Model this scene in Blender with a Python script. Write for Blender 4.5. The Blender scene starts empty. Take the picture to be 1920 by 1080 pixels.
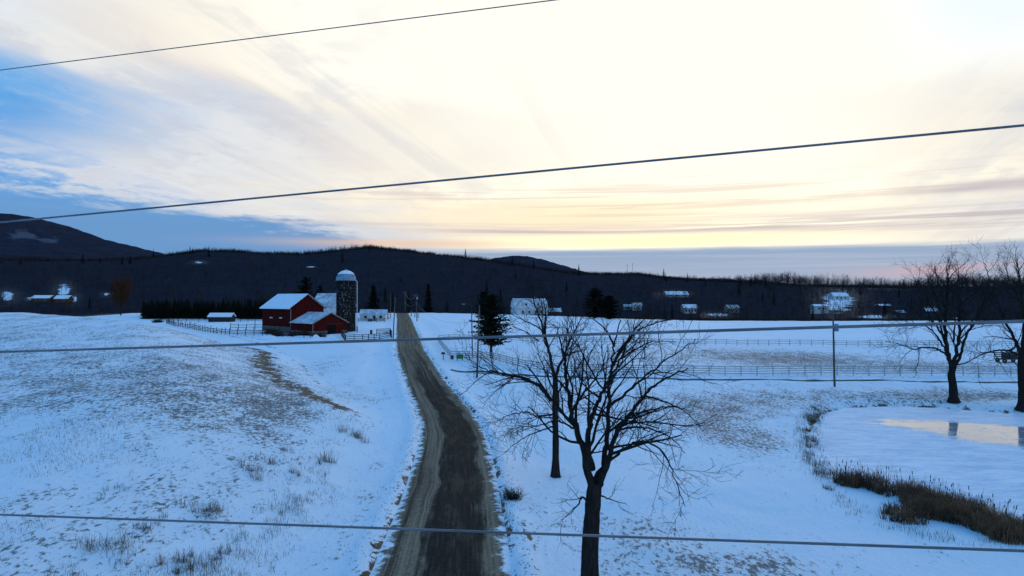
import bpy, bmesh, math, random
import numpy as np
from mathutils import Vector, Matrix

R = math.radians
scene = bpy.context.scene
col = scene.collection

# ------------------------------------------------------------------ camera
F, CX, CY, CAM_Z, PITCH = 1300.0, 960.0, 540.0, 11.5, math.atan(20 / 1300.0)
cam_d = bpy.data.cameras.new('camera')
cam_d.sensor_width = 36.0
cam_d.lens = F / 1920 * 36.0
cam_d.clip_start, cam_d.clip_end = 0.1, 12000
cam = bpy.data.objects.new('camera', cam_d)
cam.location = (0, 0, CAM_Z)
cam.rotation_euler = (R(90) + PITCH, 0, 0)
col.objects.link(cam)
scene.camera = cam

# ------------------------------------------------------------------ view, sun
scene.view_settings.view_transform = 'Standard'
scene.view_settings.look = 'None'
scene.view_settings.gamma = 1.0
scene.view_settings.use_curve_mapping = False
scene.view_settings.exposure = 3.0           # dusk: exposed long
SUN_AZ, SUN_EL = 13.0, 4.0
sd = bpy.data.lights.new('sun', 'SUN')
sd.energy, sd.angle, sd.color = 0.06, R(12), (1.0, 0.72, 0.42)
so = bpy.data.objects.new('sun', sd)
so.rotation_euler = (R(90 - SUN_EL), 0, R(180 - SUN_AZ))
col.objects.link(so)
sv = Vector((math.sin(R(SUN_AZ)) * math.cos(R(SUN_EL)), math.cos(R(SUN_AZ)) * math.cos(R(SUN_EL)), math.sin(R(SUN_EL))))
so.rotation_euler = sv.to_track_quat('Z', 'Y').to_euler()

# ------------------------------------------------------------------ node helper
class NT:
    def __init__(s, tree): s.t = tree; s.n = tree.nodes; s.l = tree.links
    def new(s, typ, **kw):
        n = s.n.new(typ)
        for k, v in kw.items(): setattr(n, k, v)
        return n
    def put(s, sock, v):
        if hasattr(v, 'is_output'): s.l.new(v, sock)
        elif isinstance(v, (tuple, list)) and len(v) == 3 and sock.type == 'RGBA': sock.default_value = (*v, 1)
        else: sock.default_value = v
    def m(s, op, a, b=0.0, c=None, clamp=False):
        n = s.new('ShaderNodeMath', operation=op); n.use_clamp = clamp
        s.put(n.inputs[0], a); s.put(n.inputs[1], b)
        if c is not None: s.put(n.inputs[2], c)
        return n.outputs[0]
    def add(s, a, b): return s.m('ADD', a, b)
    def sub(s, a, b): return s.m('SUBTRACT', a, b)
    def mul(s, a, b): return s.m('MULTIPLY', a, b)
    def ss(s, x, a, b, lo=0.0, hi=1.0):
        n = s.new('ShaderNodeMapRange', interpolation_type='SMOOTHSTEP')
        s.put(n.inputs[0], x); s.put(n.inputs[1], a); s.put(n.inputs[2], b); s.put(n.inputs[3], lo); s.put(n.inputs[4], hi)
        return n.outputs[0]
    def gauss(s, x, c, w):
        d = s.mul(s.sub(x, c), 1.0 / w)
        return s.m('EXPONENT', s.mul(s.mul(d, d), -1.0))
    def mix(s, f, a, b):
        n = s.new('ShaderNodeMix', data_type='RGBA')
        s.put(n.inputs[0], f); s.put(n.inputs[6], a); s.put(n.inputs[7], b)
        return n.outputs[2]
    def noise(s, vec, scale, detail=4, rough=0.55, dist=0.0):
        n = s.new('ShaderNodeTexNoise')
        s.put(n.inputs['Vector'], vec)
        n.inputs['Scale'].default_value = scale; n.inputs['Detail'].default_value = detail
        n.inputs['Roughness'].default_value = rough; n.inputs['Distortion'].default_value = dist
        return n.outputs[0]
    def vec(s, x, y, z):
        n = s.new('ShaderNodeCombineXYZ')
        for i, v in enumerate((x, y, z)): s.put(n.inputs[i], v)
        return n.outputs[0]
    def sep(s, v):
        n = s.new('ShaderNodeSeparateXYZ'); s.put(n.inputs[0], v); return n.outputs
    def vscale(s, v, sc):
        n = s.new('ShaderNodeVectorMath', operation='MULTIPLY'); s.put(n.inputs[0], v); n.inputs[1].default_value = sc
        return n.outputs[0]
    def attr(s, name):
        n = s.new('ShaderNodeAttribute'); n.attribute_name = name; return n

# ------------------------------------------------------------------ sky
world = bpy.data.worlds.new('World'); scene.world = world; world.use_nodes = True
def build_sky():
    k = NT(world.node_tree)
    bg = k.n['Background']; bg.inputs[1].default_value = 0.1
    D = k.new('ShaderNodeTexCoord').outputs['Generated']
    x, y, z = k.sep(D)[:3]
    el = k.mul(k.m('ARCSINE', z), 57.2958)
    az = k.mul(k.m('ARCTAN2', x, y), 57.2958)
    dz = k.sub(az, SUN_AZ)
    da = k.m('ABSOLUTE', k.m('WRAP', dz, 180.0, -180.0))
    zi = k.m('DIVIDE', 1.0, k.add(k.m('MAXIMUM', z, 0.0), 0.10))
    px, py = k.mul(x, zi), k.mul(y, zi)
    c, s_ = math.cos(R(15)), math.sin(R(15))
    ac = k.sub(k.mul(px, c), k.mul(py, s_))            # across the cirrus
    al = k.add(k.mul(px, s_), k.mul(py, c))            # along it
    n1 = k.noise(k.vec(k.mul(ac, 0.55), k.mul(al, 0.32), 3.7), 1.0, 7, 0.55, 0.6)
    n2 = k.noise(k.vec(k.mul(ac, 2.2), k.mul(al, 0.30), 8.1), 1.0, 8, 0.62, 0.5)
    n3 = k.noise(k.vec(k.mul(az, 0.035), k.mul(el, 0.55), 1.3), 1.0, 6, 0.55, 0.4)   # flat bars low down
    n4 = k.noise(k.vec(k.mul(ac, 1.8), k.mul(al, 1.5), 2.9), 2.2, 8, 0.66, 0.3)       # dappled
    sky = k.new('ShaderNodeTexSky', sky_type='NISHITA', sun_disc=False)
    sky.sun_elevation = R(SUN_EL); sky.sun_rotation = R(SUN_AZ)
    sky.ozone_density = 3.0; sky.dust_density = 1.0
    tint = k.new('ShaderNodeVectorMath', operation='MULTIPLY'); k.l.new(sky.outputs[0], tint.inputs[0]); tint.inputs[1].default_value = (.42, 1.06, 1.28)
    clear = tint.outputs[0]
    G = 1.25                                            # display value -> strength 0.1, exposure 3
    C = lambda r, g, b: (r * G, g * G, b * G)
    n1c, n2c, n3c, n4c = (k.sub(v, 0.5) for v in (n1, n2, n3, n4))
    # cloud colour: blue away from the sun, cream to white towards it
    dw = k.add(da, k.add(k.mul(n1c, 26.0), k.mul(n2c, 20.0)))
    lift = k.ss(k.add(el, k.mul(n2c, 6.0)), 14.2, 17.6)
    dw = k.add(k.sub(dw, k.mul(lift, 19.0)), k.mul(k.ss(el, 23.5, 36.0), 34.0))
    dip = k.mul(k.gauss(el, 8.4, 1.7), k.mul(k.ss(n4, 0.40, 0.62), 9.0))
    dw = k.sub(dw, dip)
    low = k.mul(k.sub(1.0, k.ss(k.add(el, k.add(k.add(k.mul(n3c, 3.2), k.mul(n4c, 2.6)), k.mul(da, -.035))), 2.0, 6.6)), 32.0)
    dw = k.add(dw, k.mul(low, k.ss(dz, -11.0, -30.0)))
    blue = k.mix(k.ss(k.add(n1, k.mul(n4c, 0.5)), 0.36, 0.66), C(.105, .36, .77), C(.20, .47, .84))
    pale = k.mix(k.ss(n2, 0.34, 0.66), C(.63, .69, .80), C(.84, .84, .83))
    pale = k.mix(k.mul(k.ss(n4, .44, .64), .62), pale, C(.60, .65, .74))
    pale = k.mix(k.ss(el, 16.0, 22.0), pale, C(.76, .87, .97))
    warm = k.mix(k.ss(n2, 0.36, 0.60), C(.84, .78, .72), C(.99, .93, .80))
    white = k.mix(k.ss(el, 5.0, 13.0), C(1.22, 1.14, .90), C(1.08, 1.04, .93))
    blue = k.mix(k.sub(1.0, k.ss(el, 5.0, 9.5)), blue, C(.145, .32, .61))
    cc = k.mix(k.ss(dw, 35.0, 50.0), pale, blue)
    cc = k.mix(k.ss(dw, 17.0, 36.0), warm, cc)
    cc = k.mix(k.ss(dw, 5.0, 25.0), white, cc)
    cc = k.mix(k.mul(k.ss(az, 25.0, 36.0), k.ss(el, 12.0, 22.0)), cc, C(.86, .97, 1.08))
    # faint cirrus wisps over the bright part
    wisp = k.mul(k.ss(n2, 0.53, 0.66), k.mul(k.ss(el, 6.0, 9.0), k.ss(da, 8.0, 26.0)))
    cc = k.mix(k.mul(wisp, 0.40), cc, C(.66, .66, .71))
    mott = k.mul(k.ss(n4, .50, .66), k.mul(k.ss(el, 6.5, 9.0), k.mul(k.ss(da, 16.0, 30.0), k.sub(1.0, k.ss(da, 70.0, 100.0)))))
    cc = k.mix(k.mul(mott, 0.30), cc, C(.60, .63, .71))
    n5 = k.noise(k.vec(k.mul(ac, 6.0), k.mul(al, 0.22), 6.6), 1.0, 5, 0.5, 0.8)
    fine = k.mul(k.ss(n5, 0.58, 0.68), k.mul(k.ss(el, 7.0, 9.5), k.mul(k.ss(dz, -2.0, -14.0), k.sub(1.0, k.ss(el, 15.0, 20.0)))))
    cc = k.mix(k.mul(fine, 0.14), cc, C(.60, .59, .63))
    # warm bars near the horizon under the sun
    sunaz = k.gauss(az, 11.0, 17.0)
    gold = k.mul(k.gauss(k.add(el, k.mul(n3c, 1.6)), 6.9, 2.1), k.mul(k.gauss(az, 5.0, 15.0), k.ss(n3, 0.36, 0.60)))
    cc = k.mix(k.mul(gold, 0.80), cc, C(1.06, .86, .57))
    n6 = k.noise(k.vec(k.mul(az, 0.05), k.mul(el, 2.6), 5.3), 1.0, 6, 0.55, 0.5)
    bw = k.add(.32, k.mul(k.ss(az, 8.0, 32.0), .50))
    bd = k.m('DIVIDE', k.sub(k.add(el, k.mul(n3c, .55)), 5.62), bw)
    bar = k.mul(k.m('EXPONENT', k.mul(k.mul(bd, bd), -1.0)), k.mul(k.ss(az, -14.0, 2.0), k.ss(n6, 0.36, 0.56)))
    cc = k.mix(k.mul(bar, 0.92), cc, C(.58, .51, .53))
    streak = k.mul(k.mul(k.ss(el, 5.4, 6.0), k.sub(1.0, k.ss(el, 8.5, 11.0))), k.mul(k.ss(n6, .50, .64), k.sub(1.0, k.ss(da, 24.0, 40.0))))
    cc = k.mix(k.mul(streak, .50), cc, C(.74, .62, .54))
    bar2 = k.mul(k.gauss(k.add(el, k.mul(n3c, 1.0)), 7.7, 0.35), k.ss(az, 27.0, 34.0))
    cc = k.mix(k.mul(bar2, 0.7), cc, C(.52, .48, .53))
    line = k.mul(k.gauss(k.add(el, k.mul(n3c, 0.7)), 4.70, 0.48), k.gauss(az, 12.0, 11.0))
    cc = k.mix(k.m('MINIMUM', k.mul(line, 1.3), 1.0), cc, C(1.4, 1.16, .66))
    peach = k.mul(k.gauss(k.add(el, k.mul(n3c, 1.2)), 4.5, 0.35), k.gauss(az, -9.0, 9.0))
    cc = k.mix(k.mul(peach, 0.75), cc, C(.90, .60, .38))
    # blue-grey bank on the horizon
    top = k.add(k.add(4.05, k.mul(n3c, 1.1)), k.mul(k.sub(n6, .5), .9))
    bank = k.mul(k.sub(1.0, k.ss(el, k.sub(top, 0.34), k.add(top, 0.26))), k.ss(az, -16.0, -2.0))
    bankc = k.mix(k.ss(el, 0.8, 4.2), C(.40, .47, .61), C(.31, .42, .60))
    bankc = k.mix(k.mul(k.ss(n6, .48, .64), .45), bankc, C(.50, .54, .65))
    pink = k.mul(k.gauss(el, 1.9, 0.5), k.mul(k.ss(az, 22.0, 35.0), k.ss(n3, 0.42, 0.56)))
    bankc = k.mix(k.mul(pink, 0.8), bankc, C(.72, .44, .45))
    cc = k.mix(bank, cc, bankc)
    # cloud cover thins overhead and to the clear sky there
    cov = k.sub(1.0, k.ss(k.add(el, k.mul(n1c, 18.0)), 26.0, 48.0))
    fin = k.mix(cov, clear, cc)
    k.l.new(fin, bg.inputs[0])
build_sky()

# ------------------------------------------------------------------ numeric helpers
rng = np.random.default_rng(7)
random.seed(7)
def sstep(x, a, b):
    t = np.clip((x - a) / (b - a), 0, 1); return t * t * (3 - 2 * t)
_perm = rng.random((256, 256))
def vnoise(x, y):
    xi, yi = np.floor(x).astype(int), np.floor(y).astype(int)
    fx, fy = x - xi, y - yi
    fx, fy = fx * fx * (3 - 2 * fx), fy * fy * (3 - 2 * fy)
    g = lambda i, j: _perm[(xi + i) & 255, (yi + j) & 255]
    return (g(0, 0) * (1 - fx) + g(1, 0) * fx) * (1 - fy) + (g(0, 1) * (1 - fx) + g(1, 1) * fx) * fy
def fbm(x, y, o=4):
    s, a, t = 0, 1.0, 0
    for i in range(o):
        s = s + a * vnoise(x * 2 ** i + 17 * i, y * 2 ** i + 31 * i); t += a; a *= .5
    return s / t
def I(tab):
    a, b = zip(*tab); a, b = np.array(a, float), np.array(b, float)
    return lambda q: np.interp(q, a, b)

road_z = I([(-300, -.3), (0, -.2), (30, -.3), (46, -.9), (63, -1.0), (80, -.9), (95, -.6), (140, 1.0), (200, 2.5), (270, 3.6), (320, 4.5), (345, 4.4), (400, 1.5), (500, 0)])
road_x = I([(-300, -2), (0, -2.4), (30, -3.0), (46, -3.95), (63, -5.2), (70, -6.2), (80, -8.1), (95, -11.4), (110, -14.4), (140, -20.4), (200, -30.5), (270, -42), (320, -50.5), (400, -63), (500, -80)])
right_z = I([(-300, 0), (0, -.2), (30, -.45), (60, -.8), (85, -.65), (107, -.15), (187, .15), (372, .1), (400, -1.5), (430, -3), (600, -3)])
left_z = I([(-300, 1), (0, .8), (40, 3.0), (80, 5.2), (120, 7.2), (165, 9.3), (185, 9.2), (215, 6.5), (300, 3), (400, 0), (600, 0)])
bank_x = I([(-300, -9), (0, -9), (40, -10.5), (70, -14.5), (95, -27), (130, -43), (165, -80), (190, -106), (250, -160), (400, -260)])
def smooth_interp(f, q):   # soften table kinks
    return (f(q - 6) + f(q - 3) + 2 * f(q) + f(q + 3) + f(q + 6)) / 6

sky_px = I([(-1400, 500), (-300, 488), (0, 480), (240, 480), (300, 474), (350, 466), (380, 463), (450, 466), (560, 470), (620, 465), (660, 460), (690, 457), (720, 459), (760, 463), (850, 474), (920, 483), (1000, 494), (1060, 504), (1100, 507), (1200, 508), (1250, 515), (1330, 519), (1420, 523), (1500, 528), (1600, 530), (1800, 533), (1920, 532), (2600, 525), (3600, 520)])
HR0, HR1 = 430.0, 900.0
def hill_z(x, y):
    r = np.hypot(x, y); yy = np.maximum(y, 40.0)
    px = np.clip(x / yy * F + CX, -1400, 3600)
    top = CAM_Z + (560 - sky_px(px)) / F * HR1 - 5.5
    t = np.clip((y - HR0) / (HR1 - HR0), 0, 1)
    s = .55 * t + .45 * t * t * (3 - 2 * t)
    z = -3 + (top + 3) * s + (fbm(x / 60, y / 60, 3) - .5) * 7 * np.clip(t * 6, 0, 1) * (1 - .7 * t)
    back = np.clip((y - HR1) / 500, 0, 1)
    return z * (1 - back) + (-5) * back

POND_Z = -1.35
def proj_dir(px, py):
    u, v = (px - CX) / F, (CY - py) / F
    return np.array([u, math.cos(PITCH) - v * math.sin(PITCH), math.sin(PITCH) + v * math.cos(PITCH)])
def at(px, py, Y):
    d = proj_dir(px, py); return Vector(d * (Y / d[1])) + Vector((0, 0, CAM_Z))
def flat_hit(px, py, z):
    d = proj_dir(px, py); t = (z - CAM_Z) / d[2]; return np.array([d[0] * t, d[1] * t])
POND = np.array([flat_hit(*p, POND_Z) for p in [(1548, 800), (1560, 778), (1600, 768), (1680, 764), (1780, 768), (1900, 779), (2050, 800), (2300, 850), (2420, 930), (2300, 1030), (2100, 1045), (1960, 1010), (1880, 975), (1790, 945), (1700, 920), (1620, 902), (1568, 872), (1545, 835)]])
def poly_sd(x, y, P):
    """signed distance to polygon, negative inside"""
    d = np.full(np.shape(x), 1e9); inside = np.zeros(np.shape(x), bool)
    n = len(P)
    for i in range(n):
        a, b = P[i], P[(i + 1) % n]; e = b - a
        t = np.clip(((x - a[0]) * e[0] + (y - a[1]) * e[1]) / (e @ e), 0, 1)
        d = np.minimum(d, np.hypot(x - a[0] - t * e[0], y - a[1] - t * e[1]))
        c = (a[1] > y) != (b[1] > y)
        with np.errstate(divide='ignore', invalid='ignore'):
            xi = a[0] + (y - a[1]) / (b[1] - a[1] if b[1] != a[1] else 1e-9) * e[0]
        inside ^= c & (x < xi)
    return np.where(inside, -d, d)
def line_d(x, y, P):
    d = np.full(np.shape(x), 1e9)
    for a, b in zip(P[:-1], P[1:]):
        a, b = np.array(a, float), np.array(b, float); e = b - a
        t = np.clip(((x - a[0]) * e[0] + (y - a[1]) * e[1]) / (e @ e), 0, 1)
        d = np.minimum(d, np.hypot(x - a[0] - t * e[0], y - a[1] - t * e[1]))
    return d

_lane = I([(-40, 120), (-12, 114), (-5, 111), (3.2, 106.5), (12, 104), (26, 102.2), (49, 100.4), (73, 98.8), (200, 97)])
LANE_Y = lambda x: _lane(x) + 3.0
def base_ground(x, y):
    """the place without road cut, pond or small relief"""
    rx, rz = smooth_interp(road_x, y), smooth_interp(road_z, y)
    w = 30 + .42 * np.maximum(y, 0)
    tr = sstep(x - rx, 4, 4 + w)
    z = rz * (1 - tr) + smooth_interp(right_z, y) * tr
    bx = smooth_interp(bank_x, y)
    wl = 14 + .17 * np.clip(y, 0, 250)
    tl = sstep(bx + 4 - x, 0, wl)
    lip = 0.5 * np.exp(-((x - bx + 3) / 3.0) ** 2) * sstep(y, 45, 75) * (1 - sstep(y, 135, 165))
    zl = smooth_interp(left_z, y) - .02 * np.clip(-x - 60, 0, 120)
    return z * (1 - tl) + np.maximum(zl, z) * tl + lip
def ground(x, y):
    x, y = np.asarray(x, float), np.asarray(y, float)
    z = base_ground(x, y)
    rx = smooth_interp(road_x, y)
    d = np.abs(x - rx)
    # swale and ploughed berm beside the road
    z = z - .30 * np.exp(-((d - 7.0) / 2.2) ** 2) * (1 - sstep(y, 230, 300))
    z = z + (.22 + .30 * (fbm(x / 1.3 + 9, y / 2.2, 3) - .5)) * np.exp(-((d - 3.75) / .6) ** 2) * sstep(d, 2.9, 3.3)
    z = z + (fbm(x / 9, y / 9, 4) - .5) * .55 * sstep(d, 4, 9) + (fbm(x / 1.7 + 5, y / 1.7, 3) - .5) * .16 * sstep(d, 3.6, 6)
    sd = poly_sd(x, y, POND)
    p = sstep(sd, -1.0, 4.0)
    z = np.where(sd < 4.5, (POND_Z - .35) * (1 - p) + np.maximum(z, POND_Z + .05) * p, z)
    # farm lane shelf
    ly = LANE_Y(x); f = np.exp(-((y - ly) / 3.2) ** 4) * sstep(x - rx, 4, 10)
    z = z + .22 * np.exp(-((y - ly - 3.4) / .8) ** 2) * sstep(x - rx, 5, 12) - .12 * f
    z = z - .22 * (1 - sstep(d, 2.75, 3.3))
    t = sstep(y, 345, 440)
    return z * (1 - t) + hill_z(x, y) * t
def gz(x, y): return float(ground(np.array([x]), np.array([y]))[0])
def hit(px, py, y0=14.0, y1=1100.0):
    d = proj_dir(px, py); d = d / d[1]
    ys = np.exp(np.linspace(math.log(y0), math.log(y1), 900))
    zz = CAM_Z + d[2] * ys - ground(d[0] * ys, ys)
    i = np.where(zz < 0)[0]
    if len(i) == 0: Y = y1
    else:
        i = max(i[0], 1); a, b = zz[i - 1], zz[i]; Y = ys[i - 1] + (ys[i] - ys[i - 1]) * a / (a - b)
    x = d[0] * Y
    return Vector((x, Y, gz(x, Y)))

# ------------------------------------------------------------------ object helpers
def tag(o, label=None, cat=None, group=None, kind=None):
    if label: o['label'] = label
    if cat: o['category'] = cat
    if group: o['group'] = group
    if kind: o['kind'] = kind
    return o
def empty(name, loc, rz=0.0):
    o = bpy.data.objects.new(name, None); o.location = loc; o.rotation_euler = (0, 0, rz)
    o.empty_display_size = .3; col.objects.link(o); return o
def link(name, me, mat=None, parent=None):
    if mat is not None and not me.materials: me.materials.append(mat)
    o = bpy.data.objects.new(name, me); col.objects.link(o)
    if parent: o.parent = parent
    return o
def raw(name, V, Fc, smooth=False):
    """mesh from arrays; Fc (n,3) or (n,4) or list of both"""
    me = bpy.data.meshes.new(name)
    V = np.asarray(V, np.float32)
    fs = Fc if isinstance(Fc, list) else [Fc]
    fs = [np.asarray(f, np.int32) for f in fs if len(f)]
    me.vertices.add(len(V)); me.vertices.foreach_set('co', V.ravel())
    nl = sum(f.size for f in fs); nf = sum(len(f) for f in fs)
    me.loops.add(nl); me.polygons.add(nf)
    me.loops.foreach_set('vertex_index', np.concatenate([f.ravel() for f in fs]))
    tot = np.concatenate([np.full(len(f), f.shape[1], np.int32) for f in fs])
    me.polygons.foreach_set('loop_start', np.concatenate([[0], np.cumsum(tot)[:-1]]).astype(np.int32))
    if smooth: me.polygons.foreach_set('use_smooth', np.ones(nf, bool))
    me.update(calc_edges=True); me.validate()
    return me
class MB:
    def __init__(s): s.v = []; s.f = []
    def quad(s, *p):
        n = len(s.v); s.v += [tuple(q) for q in p]; s.f.append(tuple(range(n, n + len(p)))); return s
    def box(s, x0, y0, z0, x1, y1, z1):
        n = len(s.v)
        s.v += [(x0, y0, z0), (x1, y0, z0), (x1, y1, z0), (x0, y1, z0), (x0, y0, z1), (x1, y0, z1), (x1, y1, z1), (x0, y1, z1)]
        s.f += [tuple(n + i for i in f) for f in ((0, 3, 2, 1), (4, 5, 6, 7), (0, 1, 5, 4), (1, 2, 6, 5), (2, 3, 7, 6), (3, 0, 4, 7))]
        return s
    def bar(s, a, b, w, h):
        """square bar from a to b"""
        a, b = Vector(a), Vector(b); t = (b - a).normalized()
        u = t.cross(Vector((0, 0, 1)))
        u = Vector((1, 0, 0)) if u.length < 1e-4 else u.normalized()
        v = u.cross(t); n = len(s.v)
        for p in (a, b):
            for i, j in ((-1, -1), (1, -1), (1, 1), (-1, 1)): s.v.append(tuple(p + u * (i * w / 2) + v * (j * h / 2)))
        s.f += [tuple(n + i for i in f) for f in ((0, 3, 2, 1), (4, 5, 6, 7), (0, 1, 5, 4), (1, 2, 6, 5), (2, 3, 7, 6), (3, 0, 4, 7))]
        return s
    def tube(s, pts, rad, n=6, caps=True):
        pts = [Vector(p) for p in pts]; base = len(s.v)
        for i, p in enumerate(pts):
            t = (pts[min(i + 1, len(pts) - 1)] - pts[max(i - 1, 0)]).normalized()
            u = t.cross(Vector((.13, .31, .94)) if abs(t.z) < .95 else Vector((1, .1, 0))).normalized(); v = t.cross(u)
            r = rad[i] if hasattr(rad, '__len__') else rad
            for k in range(n):
                a = 2 * math.pi * k / n; s.v.append(tuple(p + u * (r * math.cos(a)) + v * (r * math.sin(a))))
        for i in range(len(pts) - 1):
            for k in range(n):
                a, b = base + i * n + k, base + i * n + (k + 1) % n
                s.f.append((a, b, b + n, a + n))
        if caps:
            s.f.append(tuple(base + k for k in range(n))[::-1]); e = base + (len(pts) - 1) * n
            s.f.append(tuple(e + k for k in range(n)))
        return s
    def lathe(s, prof, n=24, cx=0, cy=0):
        base = len(s.v)
        for r, z in prof:
            for k in range(n):
                a = 2 * math.pi * k / n; s.v.append((cx + r * math.cos(a), cy + r * math.sin(a), z))
        for i in range(len(prof) - 1):
            for k in range(n):
                a, b = base + i * n + k, base + i * n + (k + 1) % n
                s.f.append((a, b, b + n, a + n))
        return s
    def build(s, name, mat, parent=None, smooth=False, bevel=0):
        me = bpy.data.meshes.new(name); me.from_pydata(s.v, [], s.f)
        if smooth: me.polygons.foreach_set('use_smooth', np.ones(len(me.polygons), bool))
        me.update()
        return link(name, me, mat, parent)
def copy_tree(o, parent=None):
    c = o.copy(); col.objects.link(c)
    if parent: c.parent = parent
    for ch in list(o.children): copy_tree(ch, c)
    return c

# ------------------------------------------------------------------ materials
def mat(name, color, rough=.8, var=.0, scale=4.0, metal=0.0, bump=0.0, stretch=(1, 1, 1), color2=None, coord='Object', spec=None):
    m = bpy.data.materials.new(name); m.use_nodes = True; k = NT(m.node_tree)
    b = k.n['Principled BSDF']
    b.inputs['Roughness'].default_value = rough; b.inputs['Metallic'].default_value = metal
    b.inputs['Specular IOR Level'].default_value = spec if spec is not None else (.02 if rough >= .8 else .3)
    if var or color2 or bump:
        v = k.vscale(k.new('ShaderNodeTexCoord').outputs[coord], stretch)
        n = k.noise(v, scale, 6, .6)
        c2 = color2 or tuple(c * (1 - var) for c in color)
        k.l.new(k.mix(k.ss(n, .35, .65), color, c2), b.inputs['Base Color'])
        if bump:
            bp = k.new('ShaderNodeBump'); bp.inputs['Strength'].default_value = bump; bp.inputs['Distance'].default_value = .05
            k.l.new(n, bp.inputs['Height']); k.l.new(bp.outputs[0], b.inputs['Normal'])
    else: b.inputs['Base Color'].default_value = (*color, 1)
    return m
M = {}
M['bark'] = mat('bark', (.034, .028, .025), .9, color2=(.018, .015, .014), scale=9, bump=.6, stretch=(1, 1, .25))
M['twig'] = mat('twig_bark', (.024, .020, .019), .9)
M['far_bark'] = mat('far_bark', (.062, .048, .046), .95, color2=(.018, .017, .023), scale=.16)  # far bark, second tone blued to stand in for haze
M['needles'] = mat('needles', (.009, .013, .009), .9, color2=(.017, .022, .013), scale=1.5)
M['dark_needles'] = mat('dark_needles', (.006, .008, .006), .95, color2=(.011, .013, .008), scale=.8)
M['red_board'] = mat('red_boards', (.095, .011, .010), .85, color2=(.045, .008, .007), scale=1.5, stretch=(3, 3, .25))
M['stone'] = mat('field_stone', (.15, .135, .12), .9, color2=(.06, .055, .05), scale=2, bump=.5)
M['white_paint'] = mat('white_paint', (.62, .63, .63), .7, color2=(.42, .43, .44), scale=.9)
M['white_trim'] = mat('white_trim', (.52, .46, .38), .7)
M['aged_trim'] = mat('aged_trim', (.27, .22, .17), .8)
M['roof_snow'] = mat('roof_snow', (.84, .86, .89), .8, color2=(.76, .78, .82), scale=1.5, bump=.15)
M['thin_snow'] = mat('thin_snow', (.66, .68, .71), .8, color2=(.36, .37, .40), scale=.6, stretch=(1, 1, 1))
M['dark_wood'] = mat('dark_fence_wood', (.055, .046, .040), .9, color2=(.032, .028, .026), scale=6)
M['grey_wood'] = mat('grey_fence_wood', (.52, .53, .54), .85, color2=(.32, .33, .34), scale=1.3)
M['pole_wood'] = mat('pole_wood', (.15, .12, .095), .9, color2=(.085, .07, .058), scale=5, stretch=(1, 1, .1))
M['dark_metal'] = mat('dark_metal', (.05, .05, .055), .5, metal=.6)
M['galvanized'] = mat('galvanized', (.25, .34, .42), .6, color2=(.16, .23, .31), scale=1.2, metal=.15)
M['wire'] = mat('cable_sheath', (.11, .115, .125), .42, color2=(.17, .175, .185), scale=2, spec=.5)
M['glass'] = mat('window_glass', (.015, .018, .022), .12, spec=.6)
M['dark_open'] = mat('dark_interior', (.012, .010, .009), .95)
M['green_sign'] = mat('green_sign', (.02, .20, .045), .6, color2=(.015, .14, .035), scale=20)
M['brown'] = mat('brown_boards', (.12, .07, .045), .85, color2=(.08, .05, .035), scale=2, stretch=(3, 3, .3))
M['tan_wall'] = mat('tan_wall', (.34, .30, .24), .8, color2=(.26, .23, .19), scale=2)
M['dark_roof'] = mat('dark_shingle', (.05, .05, .055), .9, color2=(.08, .08, .085), scale=4)
M['brick'] = mat('chimney_brick', (.22, .10, .07), .9, color2=(.14, .07, .05), scale=8)
M['straw'] = mat('dead_grass', (.25, .15, .062), .9, color2=(.12, .075, .036), scale=.8)
M['weed'] = mat('dead_weed', (.20, .14, .08), .9, color2=(.10, .075, .05), scale=.6)
M['reed'] = mat('reed_stalks', (.27, .145, .080), .9, color2=(.085, .052, .034), scale=1.4)
M['cattail'] = mat('cattail_head', (.05, .028, .018), .9)
M['brush'] = mat('brush_twigs', (.05, .036, .028), .9, color2=(.03, .023, .019), scale=.6)
M['stave'] = mat('silo_staves', (.010, .010, .010), .9, color2=(.024, .023, .022), scale=1.3, stretch=(1, 1, .5), bump=.3)
M['ivy'] = mat('frosted_ivy', (.20, .185, .17), .9, color2=(.05, .045, .04), scale=1.2)

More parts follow.
